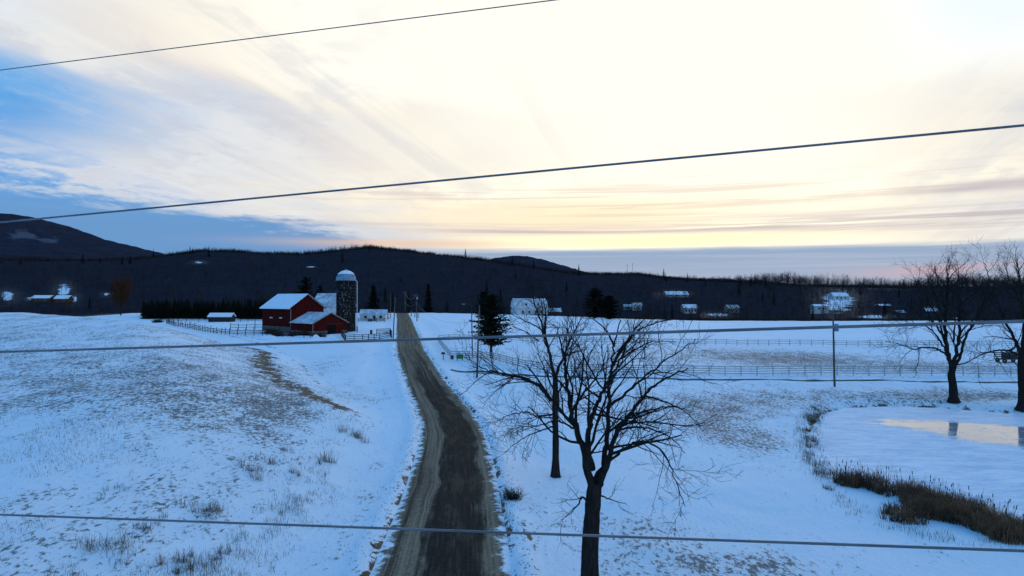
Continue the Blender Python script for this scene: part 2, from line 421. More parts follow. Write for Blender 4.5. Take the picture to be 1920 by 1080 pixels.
# ground: snow with grass showing through
def ground_mat():
    m = bpy.data.materials.new('snowy_ground'); m.use_nodes = True; k = NT(m.node_tree); b = k.n['Principled BSDF']
    P = k.new('ShaderNodeTexCoord').outputs['Object']
    gr, di, wd = k.attr('grassy').outputs['Fac'], k.attr('dirt').outputs['Fac'], k.attr('wooded').outputs['Fac']
    wind = k.new('ShaderNodeMapping'); k.l.new(P, wind.inputs[0]); wind.inputs['Rotation'].default_value = (0, 0, R(-10)); wind.inputs['Scale'].default_value = (1.30, .62, .4)
    W = wind.outputs[0]
    nf = k.noise(W, 3.0, 6, .72, .3)
    nm = k.noise(W, .40, 5, .62, .3)
    nl = k.noise(P, .035, 4, .55)
    dens = k.add(gr, k.add(k.mul(k.sub(nm, .5), 1.45), k.mul(k.sub(nl, .5), .40)))
    thr = k.sub(.70, k.mul(dens, .24))
    g = k.ss(nf, k.sub(thr, .05), k.add(thr, .06))
    g = k.mul(g, k.ss(dens, .02, .35))
    nd = k.noise(W, 1.3, 7, .7, .6)
    d = k.ss(k.add(di, k.add(k.mul(k.sub(nd, .5), 2.4), k.mul(k.sub(nm, .5), 1.6))), .50, .66)
    snow = k.mix(k.ss(nl, .35, .65), (.72, .81, .87), (.78, .83, .88))
    snow = k.mix(k.mul(k.ss(dens, .2, .9), .14), snow, (.50, .50, .47))
    nc = k.noise(P, .9, 5, .6)
    grass = k.mix(k.ss(nc, .35, .65), (.040, .043, .043), (.090, .080, .064))
    dirt = k.mix(k.ss(nd, .45, .65), (.125, .082, .048), (.042, .031, .022))
    cc = k.mix(k.mul(g, .86), snow, grass)
    cc = k.mix(d, cc, dirt)
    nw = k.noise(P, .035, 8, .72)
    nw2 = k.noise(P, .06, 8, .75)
    floor = k.mix(k.ss(nw2, .3, .7), (.020, .021, .029), (.033, .031, .040))  # forest floor, lifted to navy: distance haze put into the colour
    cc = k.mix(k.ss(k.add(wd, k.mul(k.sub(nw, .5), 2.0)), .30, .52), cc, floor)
    k.put(b.inputs['Specular IOR Level'], k.mul(k.sub(1.0, k.m('MINIMUM', wd, 1.0)), .2))
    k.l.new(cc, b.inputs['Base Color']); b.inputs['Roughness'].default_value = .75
    hh = k.add(k.mul(nf, .6), k.mul(nm, .8))
    bp = k.new('ShaderNodeBump'); bp.inputs['Strength'].default_value = .75; bp.inputs['Distance'].default_value = .24
    k.l.new(hh, bp.inputs['Height']); k.l.new(bp.outputs[0], b.inputs['Normal'])
    return m
M['ground'] = ground_mat()

def road_mat():
    m = bpy.data.materials.new('dirt_asphalt_road'); m.use_nodes = True; k = NT(m.node_tree); b = k.n['Principled BSDF']
    uv = k.new('ShaderNodeUVMap').outputs[0]; u, v, _ = k.sep(uv)[:3]
    wb = k.noise(k.vec(0.0, k.mul(v, .045), 0.0), 1.0, 3, .6); u0 = u; u = k.add(u, k.mul(k.sub(wb, .5), .34))
    P = k.new('ShaderNodeTexCoord').outputs['Object']
    st = k.noise(k.vec(k.mul(u, 9.0), k.mul(v, .035), 0.0), 1.0, 6, .62, .2)      # ruts along the road
    bl = k.noise(k.vec(k.mul(u, 1.6), k.mul(v, .12), 4.0), 1.0, 6, .62)
    fi = k.noise(P, 5.0, 6, .7)
    far = k.ss(v, 70.0, 150.0)
    # wheel-swept asphalt, right of the centre near by
    c0 = k.add(.16, k.mul(far, -.12))
    sw = k.sub(1.0, k.ss(k.m('ABSOLUTE', k.sub(k.add(u, k.mul(k.sub(bl, .5), .75)), c0)), .36, .62))
    sw = k.mul(sw, k.sub(1.0, k.mul(far, .62)))
    sw = k.add(sw, k.mul(k.sub(st, .5), 1.1))
    sw2 = k.mul(k.gauss(u, -.78, .10), .55)
    asp = k.mix(k.ss(fi, .35, .7), (.012, .012, .012), (.030, .027, .024))
    st2 = k.noise(k.vec(k.mul(u, 26.0), k.mul(v, .05), 2.0), 1.0, 4, .6, .1)
    mud = k.noise(k.vec(k.mul(u, 2.4), k.mul(v, .16), 11.0), 1.0, 7, .7, .5)
    asp = k.mix(k.mul(k.ss(k.add(mud, k.mul(k.sub(st2, .5), .5)), .46, .66), .75), asp, (.085, .062, .041))
    sw = k.add(sw, k.mul(k.sub(mud, .5), 1.1))
    tan = k.mix(k.ss(k.add(k.add(k.mul(st, .5), k.mul(st2, .5)), k.mul(k.sub(fi, .5), .6)), .35, .66), (.27, .20, .135), (.075, .059, .043))
    tan = k.mix(k.mul(k.ss(bl, .52, .7), .6), tan, (.24, .175, .11))
    sw = k.add(sw, k.mul(k.sub(st2, .5), .9))
    c = k.mix(k.ss(k.add(sw, sw2), .12, .92), tan, asp)
    au = k.m('ABSOLUTE', u0)
    ed = k.noise(k.vec(k.mul(u, 3.0), k.mul(v, .95), 7.0), 1.0, 6, .68)
    sn = k.ss(k.add(au, k.add(k.mul(k.sub(fi, .5), .25), k.add(k.mul(k.sub(bl, .5), .35), k.mul(k.sub(ed, .5), .85)))), .88, 1.0)
    sl = k.mul(k.ss(k.add(ed, k.mul(k.sub(st2, .5), .5)), .56, .68), k.ss(au, .45, .85))
    c = k.mix(k.mul(sl, .45), c, (.34, .32, .30))
    c = k.mix(sn, c, (.78, .80, .83))
    fr = k.mul(k.ss(k.add(bl, k.mul(k.sub(fi, .5), .5)), .62, .76), .14)
    c = k.mix(fr, c, (.45, .44, .43))
    k.l.new(c, b.inputs['Base Color'])
    b.inputs['Roughness'].default_value = .9
    b.inputs['Specular IOR Level'].default_value = .04
    bp = k.new('ShaderNodeBump'); bp.inputs['Strength'].default_value = .6; bp.inputs['Distance'].default_value = .06
    k.l.new(k.add(k.mul(st, .8), k.mul(fi, .5)), bp.inputs['Height']); k.l.new(bp.outputs[0], b.inputs['Normal'])
    return m
M['road'] = road_mat()

def ice_mat():
    m = bpy.data.materials.new('pond_ice'); m.use_nodes = True; k = NT(m.node_tree); b = k.n['Principled BSDF']
    P = k.new('ShaderNodeTexCoord').outputs['Object']
    op = k.attr('bare').outputs['Fac']
    mp = k.new('ShaderNodeMapping'); k.l.new(P, mp.inputs[0]); mp.inputs['Scale'].default_value = (.55, 1.5, 1)
    n = k.noise(mp.outputs[0], .55, 6, .62, .3); nf = k.noise(mp.outputs[0], 2.6, 6, .68, .4)
    f = k.ss(k.add(op, k.add(k.mul(k.sub(n, .5), .95), k.mul(k.sub(nf, .5), 1.3))), .46, .60)
    c = k.mix(f, k.mix(k.ss(k.add(k.mul(n, .5), k.mul(nf, .5)), .38, .60), (.50, .60, .72), (.80, .83, .87)), (.30, .32, .34))
    k.l.new(c, b.inputs['Base Color'])
    k.put(b.inputs['Roughness'], k.mix(f, (.55, .55, .55), (.06, .06, .06)))
    k.put(b.inputs['Specular IOR Level'], k.mul(k.add(f, .3), .6))
    bp = k.new('ShaderNodeBump'); k.put(bp.inputs['Strength'], k.sub(.32, k.mul(f, .30))); bp.inputs['Distance'].default_value = .06
    k.l.new(nf, bp.inputs['Height']); k.l.new(bp.outputs[0], b.inputs['Normal'])
    return m
M['ice'] = ice_mat()

def mountain_mat(name, c1, c2, snow, amt):
    m = bpy.data.materials.new(name); m.use_nodes = True; k = NT(m.node_tree); b = k.n['Principled BSDF']
    P = k.new('ShaderNodeTexCoord').outputs['Object']
    n = k.noise(P, .02, 8, .72); n2 = k.noise(P, .0035, 5, .6); at_ = k.attr('snowy').outputs['Fac']
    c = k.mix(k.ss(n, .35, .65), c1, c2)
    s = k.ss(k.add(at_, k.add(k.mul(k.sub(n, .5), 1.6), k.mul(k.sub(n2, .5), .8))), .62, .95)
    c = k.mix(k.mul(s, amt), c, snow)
    k.l.new(c, b.inputs['Base Color']); b.inputs['Roughness'].default_value = .95; b.inputs['Specular IOR Level'].default_value = 0
    return m
M['mountain'] = mountain_mat('wooded_mountain', (.024, .024, .036), (.038, .036, .050), (.20, .21, .25), .35)  # navy tones carry the air's haze in the base colour

# ------------------------------------------------------------------ terrain mesh
def wgauss(x, y, px, py, sx, sy):
    """soft blob of grass round the ground point seen at px, py; sx, sy in metres"""
    h = hit(px, py); return np.exp(-((x - h.x) / sx) ** 2 - ((y - h.y) / sy) ** 2)
def add_attr(me, name, val):
    a = me.attributes.new(name, 'FLOAT', 'POINT'); a.data.foreach_set('value', np.asarray(val, np.float32).ravel())
SNOW_SPOTS = [(1572, 566, 34, 24), (14, 556, 16, 11), (120, 544, 15, 12), (62, 560, 14, 3), (140, 560, 8, 8), (200, 552, 8, 3), (1345, 590, 24, 4), (1640, 594, 30, 4), (1640, 537, 50, 4), (470, 553, 0, 0), (372, 492, 11, 2), (1262, 552, 20, 4), (1745, 580, 9, 5), (1225, 560, 0, 0), (1030, 555, 0, 0)]
def spot_mask(x, y):
    """woodland openings: bare snowy ground seen between the trees"""
    z = ground(x, y); yy = np.maximum(y, 30)
    px = x / yy * F + CX; py = 560 - (z - CAM_Z) / yy * F
    s = np.zeros(np.shape(x))
    for a, b, w, h in SNOW_SPOTS:
        if w: s = np.maximum(s, np.exp(-((px - a) / w) ** 2 * 1.2 - ((py - b) / h) ** 2 * 1.2))
    return s * (y > 400)
def fan(rows, cols):
    Yg, Ug = np.meshgrid(rows, cols, indexing='ij'); X = Ug * (Yg + 8.0); return X, Yg
def grid_faces(nr, nc):
    i = np.arange(nr - 1)[:, None] * nc + np.arange(nc - 1)[None]
    return np.stack([i, i + 1, i + nc + 1, i + nc], -1).reshape(-1, 4)
b1xy = (at(1041, 560, 50.0).x, 50.0)
def build_ground():
    rows = np.concatenate([np.exp(np.linspace(math.log(12), math.log(420), 330)), np.linspace(424, 1500, 110)])
    cols = np.concatenate([np.linspace(-2.6, -.82, 24)[:-1], np.linspace(-.82, .82, 420), np.linspace(.82, 2.6, 24)[1:]])
    X, Y = fan(rows, cols)
    Z = ground(X, Y)
    # soften the shelf where the left field ends
    g = np.zeros_like(X) + .10
    rx = smooth_interp(road_x, Y); bx = smooth_interp(bank_x, Y)
    field = sstep(bx - X, 0, 7) * (1 - sstep(Y, 200, 260))
    g += .46 * field * sstep(Y, 24, 60)
    g -= .07 * sstep(Y, 150, 190) * (X > rx)
    g += .24 * field * (wgauss(X, Y, 330, 720, 24, 20) + .9 * wgauss(X, Y, 560, 760, 9, 12) + .5 * wgauss(X, Y, 180, 680, 20, 14) + .5 * wgauss(X, Y, 430, 655, 14, 12)) + (fbm(X / 7, Y / 9, 3) - .5) * .7 * field
    g += .20 * field * (1 - sstep(Y, 24, 55))
    g += .10 * field * wgauss(X, Y, 60, 1010, 5, 7) + .2 * field * wgauss(X, Y, 420, 960, 7, 6)
    g += .50 * wgauss(X, Y, 640, 740, 7, 12) + .50 * wgauss(X, Y, 590, 690, 5, 20) + .22 * wgauss(X, Y, 690, 660, 6, 8)
    g += .62 * wgauss(X, Y, 1400, 668, 22, 26) + .5 * wgauss(X, Y, 1560, 675, 22, 24) + .35 * wgauss(X, Y, 1100, 668, 16, 20) + .55 * wgauss(X, Y, 1850, 690, 16, 12)
    g += .62 * wgauss(X, Y, 1700, 742, 13, 5) + .6 * wgauss(X, Y, 1870, 740, 10, 7) + .62 * wgauss(X, Y, 1430, 752, 11, 12) + .75 * wgauss(X, Y, 1385, 820, 4, 9) + .6 * wgauss(X, Y, 1320, 770, 6, 12)
    g += .64 * wgauss(X, Y, 1370, 1060, 5.5, 2.6) + .60 * wgauss(X, Y, 1190, 1000, 3.5, 4.0) + .35 * wgauss(X, Y, 1000, 960, 2.2, 6) + .45 * wgauss(X, Y, 1060, 740, 8, 10)
    g += .35 * np.exp(-((X - rx + 5.2) / 1.3) ** 2) * (1 - sstep(Y, 45, 70))
    dirt = np.zeros_like(X)
    bank = [hit(*p).xy for p in [(470, 652), (498, 660), (492, 678), (505, 700), (530, 717), (565, 732), (600, 748), (645, 768)]]
    d = line_d(X, Y, bank); dirt = np.maximum(dirt, .80 * np.exp(-(d / 2.4) ** 2))
    for tr, w, a in (([(300, 601), (380, 612), (440, 627), (500, 637), (560, 640)], .7, .62), ([(330, 612), (400, 622), (470, 640), (520, 655)], .7, .60), ([(520, 655), (560, 680), (600, 720)], .7, .45), ([(640, 768), (690, 790)], .5, .5)):
        d = line_d(X, Y, [hit(*p).xy for p in tr]); dirt = np.maximum(dirt, a * np.exp(-(d / w) ** 2))
    dd = np.abs(X - rx)
    dirt = np.maximum(dirt, .58 * np.exp(-((dd - 3.1) / .42) ** 2) * (1 - sstep(Y, 180, 260)))
    dirt = np.maximum(dirt, .50 * np.exp(-((X - rx - 4.1) / .35) ** 2) * (1 - sstep(Y, 45, 60)))
    sd = poly_sd(X, Y, POND)
    rim = np.exp(-((sd - .8) / .5) ** 2)
    dirt = np.maximum(dirt, .74 * np.exp(-((sd - 1.0) / .8) ** 2) * np.clip(1.2 * wgauss(X, Y, 1528, 815, 6, 16) + wgauss(X, Y, 1760, 768, 40, 9) * .85, 0, 1))
    dirt = np.maximum(dirt, .6 * np.exp(-(np.hypot(X - b1xy[0], Y - b1xy[1]) / 1.0) ** 2))
    for p in ((1787, 756), (1915, 772)):
        dirt = np.maximum(dirt, .62 * wgauss(X, Y, *p, 1.6, 1.6))
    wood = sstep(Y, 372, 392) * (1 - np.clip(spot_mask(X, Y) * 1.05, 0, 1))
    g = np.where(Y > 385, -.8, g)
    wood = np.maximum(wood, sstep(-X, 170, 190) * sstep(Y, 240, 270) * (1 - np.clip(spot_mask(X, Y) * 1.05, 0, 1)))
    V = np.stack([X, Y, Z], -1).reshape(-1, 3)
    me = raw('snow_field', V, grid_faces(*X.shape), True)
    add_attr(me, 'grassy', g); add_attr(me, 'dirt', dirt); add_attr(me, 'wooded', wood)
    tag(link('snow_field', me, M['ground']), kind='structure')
    # ground behind and beside the camera
    yb = np.linspace(-400, 12, 60); xb = np.linspace(-500, 500, 120)
    Yb, Xb = np.meshgrid(yb, xb, indexing='ij'); Zb = ground(Xb, Yb) - .03
    meb = raw('near_snow', np.stack([Xb, Yb, Zb], -1).reshape(-1, 3), grid_faces(*Xb.shape), True)
    for n in ('grassy', 'dirt', 'wooded'): add_attr(meb, n, np.zeros(Xb.size) + (.1 if n == 'grassy' else 0))
    tag(link('near_snow', meb, M['ground']), kind='structure')
build_ground()

def build_road():
    ys = np.concatenate([np.linspace(-60, 12, 20)[:-1], np.exp(np.linspace(math.log(12), math.log(352), 320))])
    us = np.linspace(-1.12, 1.12, 25); HWID = 2.95
    cx = smooth_interp(road_x, ys); cz = smooth_interp(road_z, ys)
    t = np.gradient(cx, ys); L = np.hypot(1, t)
    X = cx[:, None] + us[None] * HWID / L[:, None] * 1.0
    Y = ys[:, None] - us[None] * HWID * (t / L)[:, None]
    prof = .05 - .05 * us ** 2 - .035 * np.exp(-((np.abs(us) - .42) / .13) ** 2)
    edge = -.10 * sstep(np.abs(us), .96, 1.12)
    Z = base_ground(X, Y) + prof[None] + edge[None] - .02 + (fbm(X * 1.2, Y * .8, 3) - .5) * .05
    me = raw('road', np.stack([X, Y, Z], -1).reshape(-1, 3), grid_faces(*X.shape), True)
    uvl = me.uv_layers.new(name='UVMap')
    vi = np.empty(len(me.loops), np.int32); me.loops.foreach_get('vertex_index', vi)
    U = np.broadcast_to(us[None], X.shape).ravel(); Vv = np.broadcast_to(ys[:, None], X.shape).ravel()
    uvl.data.foreach_set('uv', np.stack([U[vi], Vv[vi]], -1).astype(np.float32).ravel())
    tag(link('road', me, M['road']), kind='structure')
build_road()

def build_pond():
    c = POND.mean(0); n = 40
    xs = np.linspace(POND[:, 0].min() - 1, POND[:, 0].max() + 1, 90); ys = np.linspace(POND[:, 1].min() - 1, POND[:, 1].max() + 1, 90)
    Xg, Yg = np.meshgrid(xs, ys)
    bare = [flat_hit(*p, POND_Z) for p in [(1590, 790), (1650, 783), (1780, 787), (1920, 797), (2080, 815), (2120, 850), (1980, 852), (1905, 840), (1790, 826), (1700, 806)]]
    sd = poly_sd(Xg, Yg, np.array(bare)); b = 1 - sstep(sd, -3.4, 3.6)
    me = raw('pond_ice', np.stack([Xg, Yg, np.full_like(Xg, POND_Z)], -1).reshape(-1, 3), grid_faces(*Xg.shape), True)
    add_attr(me, 'bare', b * .68)
    tag(link('pond_ice', me, M['ice']), kind='structure')
build_pond()

def build_lane():
    xs = np.linspace(-10, 110, 240); y = LANE_Y(xs)
    yo = np.array([-.8, -.4, 0, .4, .8]) 
    X = np.repeat(xs[:, None], 5, 1); Y = (y - 3.0)[:, None] + yo[None] * 1.1 + (fbm(xs / 6, xs * 0 + 3.3, 3)[:, None] - .5) * 1.2
    Z = ground(X, Y) + .035
    me = raw('lane_edge_strip', np.stack([X, Y, Z], -1).reshape(-1, 3), grid_faces(*X.shape), True)
    lm = mat('lane_dark_strip', (.030, .030, .032), .9, color2=(.14, .14, .15), scale=.35, stretch=(.15, 1, 1))  # narrow dark strip following the near edge of the lane
    tag(link('lane_edge_strip', me, lm), kind='structure')
build_lane()

def build_far_hills():
    for name, prof, Yd, depth, zones in (
        ('far_mountain', [(-900, 430), (-300, 412), (0, 403), (40, 404), (70, 409), (100, 416), (150, 432), (200, 450), (250, 462), (300, 474), (360, 492), (430, 520)], 3000.0, 1500.0, [(40, 440, 45, 16), (90, 450, 30, 10)]),
        ('distant_hill', [(860, 520), (900, 492), (935, 484), (960, 481), (985, 482), (1010, 487), (1060, 501), (1110, 515), (1150, 540)], 2400.0, 700.0, [])):
        f = I(prof); pxs = np.linspace(prof[0][0], prof[-1][0], 160); ts = np.linspace(0, 1, 40)
        Pg, T = np.meshgrid(pxs, ts, indexing='ij')
        zt = CAM_Z + (560 - f(Pg)) / F * Yd
        Yv = Yd - depth * (1 - T); X = (Pg - CX) / F * Yv * 1.0
        X = (Pg - CX) / F * Yd
        Z = -20 + (zt + 20) * (np.sin(T * math.pi / 2) ** 1.1) + (fbm(X / 120, Yv / 120, 4) - .5) * 16 * (1 - T * .8) + (fbm(X / 14, Yv / 14, 2) - .5) * 7
        # the far slope, so the hill is a body
        Xb = X[:, -1:]; Yb = Yv[:, -1:] + depth * .9; Zb = np.full_like(Xb, -20)
        X2, Y2, Z2 = np.hstack([X, Xb]), np.hstack([Yv, Yb]), np.hstack([Z, Zb])
        me = raw(name, np.stack([X2, Y2, Z2], -1).reshape(-1, 3), grid_faces(*X2.shape)[:, ::-1], True)
        s = np.zeros_like(X2)
        ppx = X2 / Y2 * F + CX; ppy = 560 - (Z2 - CAM_Z) / Y2 * F
        for a, b, w, h in zones: s = np.maximum(s, np.exp(-((ppx - a) / w) ** 2 - ((ppy - b) / h) ** 2))
        add_attr(me, 'snowy', s)
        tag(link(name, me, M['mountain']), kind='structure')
build_far_hills()

# ------------------------------------------------------------------ tree builder
def unit(v):
    return v / (np.linalg.norm(v) + 1e-9)
def tubes_mesh(name, branches, sides_of):
    V, Fq = [], []; base = 0
    for pts, rad, lev in branches:
        n = sides_of(lev); m = len(pts)
        t = np.gradient(pts, axis=0); t /= np.linalg.norm(t, axis=1, keepdims=True) + 1e-9
        ref = np.array([.13, .31, .94]) if abs(t[0, 2]) < .9 else np.array([1., .1, 0])
        u = np.cross(t, ref); u /= np.linalg.norm(u, axis=1, keepdims=True) + 1e-9; w = np.cross(t, u)
        a = np.arange(n) * 2 * math.pi / n
        ring = pts[:, None] + rad[:, None, None] * (np.cos(a)[None, :, None] * u[:, None] + np.sin(a)[None, :, None] * w[:, None])
        V.append(ring.reshape(-1, 3))
        i = base + np.arange(m - 1)[:, None] * n + np.arange(n)[None]; j = base + np.arange(m - 1)[:, None] * n + (np.arange(n)[None] + 1) % n
        Fq.append(np.stack([i, j, j + n, i + n], -1).reshape(-1, 4)); base += m * n
    return raw(name, np.concatenate(V), np.concatenate(Fq), True)
def smooth_path(ctrl, n):
    ctrl = np.asarray(ctrl, float); m = len(ctrl)
    if m == 2: return ctrl[0] + (ctrl[1] - ctrl[0]) * np.linspace(0, 1, n)[:, None]
    P = np.vstack([2 * ctrl[0] - ctrl[1], ctrl, 2 * ctrl[-1] - ctrl[-2]])
    out = []
    for q in np.linspace(0, m - 1 - 1e-6, n):
        i = int(q); f = q - i; a, b, c, d = P[i:i + 4]
        out.append(.5 * (2 * b + (c - a) * f + (2 * a - 5 * b + 4 * c - d) * f * f + (3 * b - 3 * c + d - a) * f ** 3))
    return np.array(out)
def spawn(parent, lev, rg, cfg, out, reach):
    pts, rad = parent
    L = np.linalg.norm(np.diff(pts, axis=0), axis=1).sum()
    n = cfg['n'][lev] if lev < len(cfg['n']) else 0
    n = max(1, int(round(n * min(1.6, L / reach) + rg.uniform(-.5, .5)))) if n else 0
    for i in range(n):
        t = cfg.get('t0', .22) + (1 - cfg.get('t0', .22)) * ((i + rg.uniform(0, 1)) / n) ** .9
        q = t * (len(pts) - 1); a = min(int(q), len(pts) - 2); f = q - a
        p = pts[a] * (1 - f) + pts[a + 1] * f; r0 = rad[a] * (1 - f) + rad[a + 1] * f
        tg = unit(pts[a + 1] - pts[a])
        side = unit(np.cross(tg, unit(rg.normal(size=3))))
        ang = R(rg.uniform(*cfg['ang']))
        d = unit(tg * math.cos(ang) + side * math.sin(ang) + np.array([0, 0, cfg['up']]))
        l = L * rg.uniform(*cfg['len']) * (1 - .45 * t)
        l = max(l, cfg['minlen'])
        m = cfg['seg'][min(lev, len(cfg['seg']) - 1)]
        c = [p]; dd = d
        for s in range(m):
            dd = unit(dd + rg.normal(size=3) * cfg['wob'] + np.array([0, 0, cfg['curl']]))
            c.append(c[-1] + dd * l / m)
        c = np.array(c)
        rr = max(min(r0 * rg.uniform(.45, .7), l * .022), cfg['rmin'])
        rads = np.linspace(rr, max(cfg['rmin'] * .7, rr * .35), m + 1)
        out.append((c, rads, lev + 1))
        if lev + 1 < len(cfg['n']): spawn((c, rads), lev + 1, rg, cfg, out, reach * .5)
def tree(name, label, base, trunk, limbs, seed, cfg, group=None, trunk_flare=1.6):
    """trunk: (ctrl pts, r0, r1); limbs: list of (ctrl pts, r0, r1), world space"""
    rg = np.random.default_rng(seed); o = empty(name, base); tag(o, label, 'tree', group)
    b = np.array(base)
    tp = smooth_path(np.array(trunk[0]) - b, 16); tr = np.linspace(trunk[1], trunk[2], 16); tr[0] *= trunk_flare; tr[1] *= 1 + (trunk_flare - 1) * .35
    tr *= 1 + rg.normal(size=16) * .03
    link('trunk', tubes_mesh('trunk', [(tp, tr, 0)], lambda l: 12), M['bark'], o)
    small = []
    for ctrl, r0, r1 in limbs:
        c = smooth_path(np.array(ctrl) - b, 6 + 4 * len(ctrl))
        c[1:-1] += rg.normal(size=c[1:-1].shape) * .011 * np.linalg.norm(c[-1] - c[0]) * .5
        rd = np.linspace(0, 1, len(c)) ** .8 * (r1 - r0) + r0
        link('limb', tubes_mesh('limb', [(c, rd, 0)], lambda l: 8), M['bark'], o)
        spawn((c, rd), 0, rg, cfg, small, cfg['reach'])
    for p in (cfg.get('trunk_twigs') and [(tp[5:], tr[5:])] or []):
        spawn(p, 1, rg, cfg, small, cfg['reach'])
    cr = link('crown', tubes_mesh('crown', small, lambda l: (6, 5, 4, 3, 3)[min(l, 4)]), M['twig'], o); tag(cr, kind='stuff')
    return o
def guide(Y0, pts):
    """limb control points from (px, py, dy) at distance Y0 + dy"""
    return [at(px, py, Y0 + dy) for px, py, dy in pts]

CFG = dict(n=[7, 5, 4], ang=(26, 58), up=.08, len=(.34, .62), minlen=.42, seg=[6, 5, 4, 3], wob=.125, curl=.02, rmin=.0055, reach=4.0, t0=.18)

# front tree: leans over the right of the road
b0 = Vector((3.15, 28.2, gz(3.15, 28.2) - .1))
Y0 = 28.2
front_limbs = [
    (guide(Y0, [(1113, 925, 0), (1100, 870, 0), (1086, 815, .2), (1070, 770, .4), (1064, 720, .6), (1058, 670, .8), (1046, 615, .9)]), .19, .022),
    (guide(Y0, [(1110, 880, 0), (1102, 830, -.2), (1110, 782, -.5), (1124, 745, -.8), (1140, 715, -1.1), (1165, 672, -1.5), (1185, 630, -1.7)]), .15, .018),
    (guide(Y0, [(1118, 912, 0), (1134, 850, .3), (1138, 790, .5), (1141, 740, .6), (1147, 690, .8), (1152, 650, 1.0), (1164, 600, 1.1)]), .135, .022),
    (guide(Y0, [(1117, 918, -.1), (1142, 860, -.3), (1156, 815, -.5), (1182, 775, -.8), (1210, 740, -1.0), (1245, 712, -1.2), (1290, 690, -1.4)]), .14, .022),
    (guide(Y0, [(1141, 765, .5), (1165, 745, .8), (1195, 718, 1.2), (1230, 690, 1.6), (1270, 662, 1.9), (1305, 635, 2.1)]), .075, .015),
    (guide(Y0, [(1147, 690, .8), (1162, 660, .6), (1185, 632, .4), (1215, 610, .2), (1262, 598, .1)]), .07, .014),
    (guide(Y0, [(1152, 650, 1.0), (1138, 622, 1.3), (1118, 602, 1.6), (1095, 590, 1.8)]), .05, .012),
    (guide(Y0, [(1147, 688, .8), (1172, 648, 1.4), (1196, 612, 1.8), (1228, 582, 2.0)]), .06, .012),
    (guide(Y0, [(1072, 770, .4), (1090, 742, .9), (1110, 718, 1.4), (1128, 690, 1.8), (1140, 650, 2.1)]), .07, .013),
    (guide(Y0, [(1066, 735, .5), (1050, 718, 0), (1032, 700, -.6), (1012, 690, -1.2)]), .05, .012),
    (guide(Y0, [(1082, 805, .2), (1060, 795, -.6), (1036, 785, -1.4), (1008, 782, -2.2), (980, 790, -2.8)]), .05, .012),
    (guide(Y0, [(1160, 808, -.5), (1190, 800, -1.3), (1222, 805, -2.1), (1255, 818, -2.8), (1285, 850, -3.3)]), .055, .012),
    (guide(Y0, [(1140, 868, -.3), (1175, 838, -1.2), (1205, 828, -2.0), (1245, 850, -2.8), (1268, 905, -3.4), (1285, 950, -3.6)]), .06, .012),
    (guide(Y0, [(1210, 742, -1.0), (1245, 752, -1.6), (1282, 770, -2.1), (1315, 800, -2.4)]), .045, .011),
    (guide(Y0, [(1182, 778, -.8), (1215, 770, -.2), (1255, 762, .4), (1300, 772, .9)]), .045, .011),
    (guide(Y0, [(1108, 948, -.2), (1092, 932, -.8), (1084, 945, -1.3), (1070, 962, -1.7), (1052, 975, -2.0)]), .05, .011),
    (guide(Y0, [(1128, 930, -.2), (1150, 938, -.9), (1175, 946, -1.5)]), .035, .010),
    (guide(Y0, [(1124, 745, -.8), (1100, 728, -1.5), (1082, 700, -2.1), (1074, 665, -2.4)]), .05, .012),
    (guide(Y0, [(1165, 672, -1.5), (1200, 650, -2.2), (1230, 640, -2.7), (1268, 642, -3.0)]), .04, .010),
]
tree('bare_tree', 'largest bare dark tree in front, trunk forking low above the frosty verge', b0,
     ([b0, at(1106, 1040, Y0), at(1109, 985, Y0), at(1113, 930, Y0), at(1116, 905, Y0)], .38, .29), front_limbs, 11, dict(CFG, t0=.12, n=[7, 5, 5]))

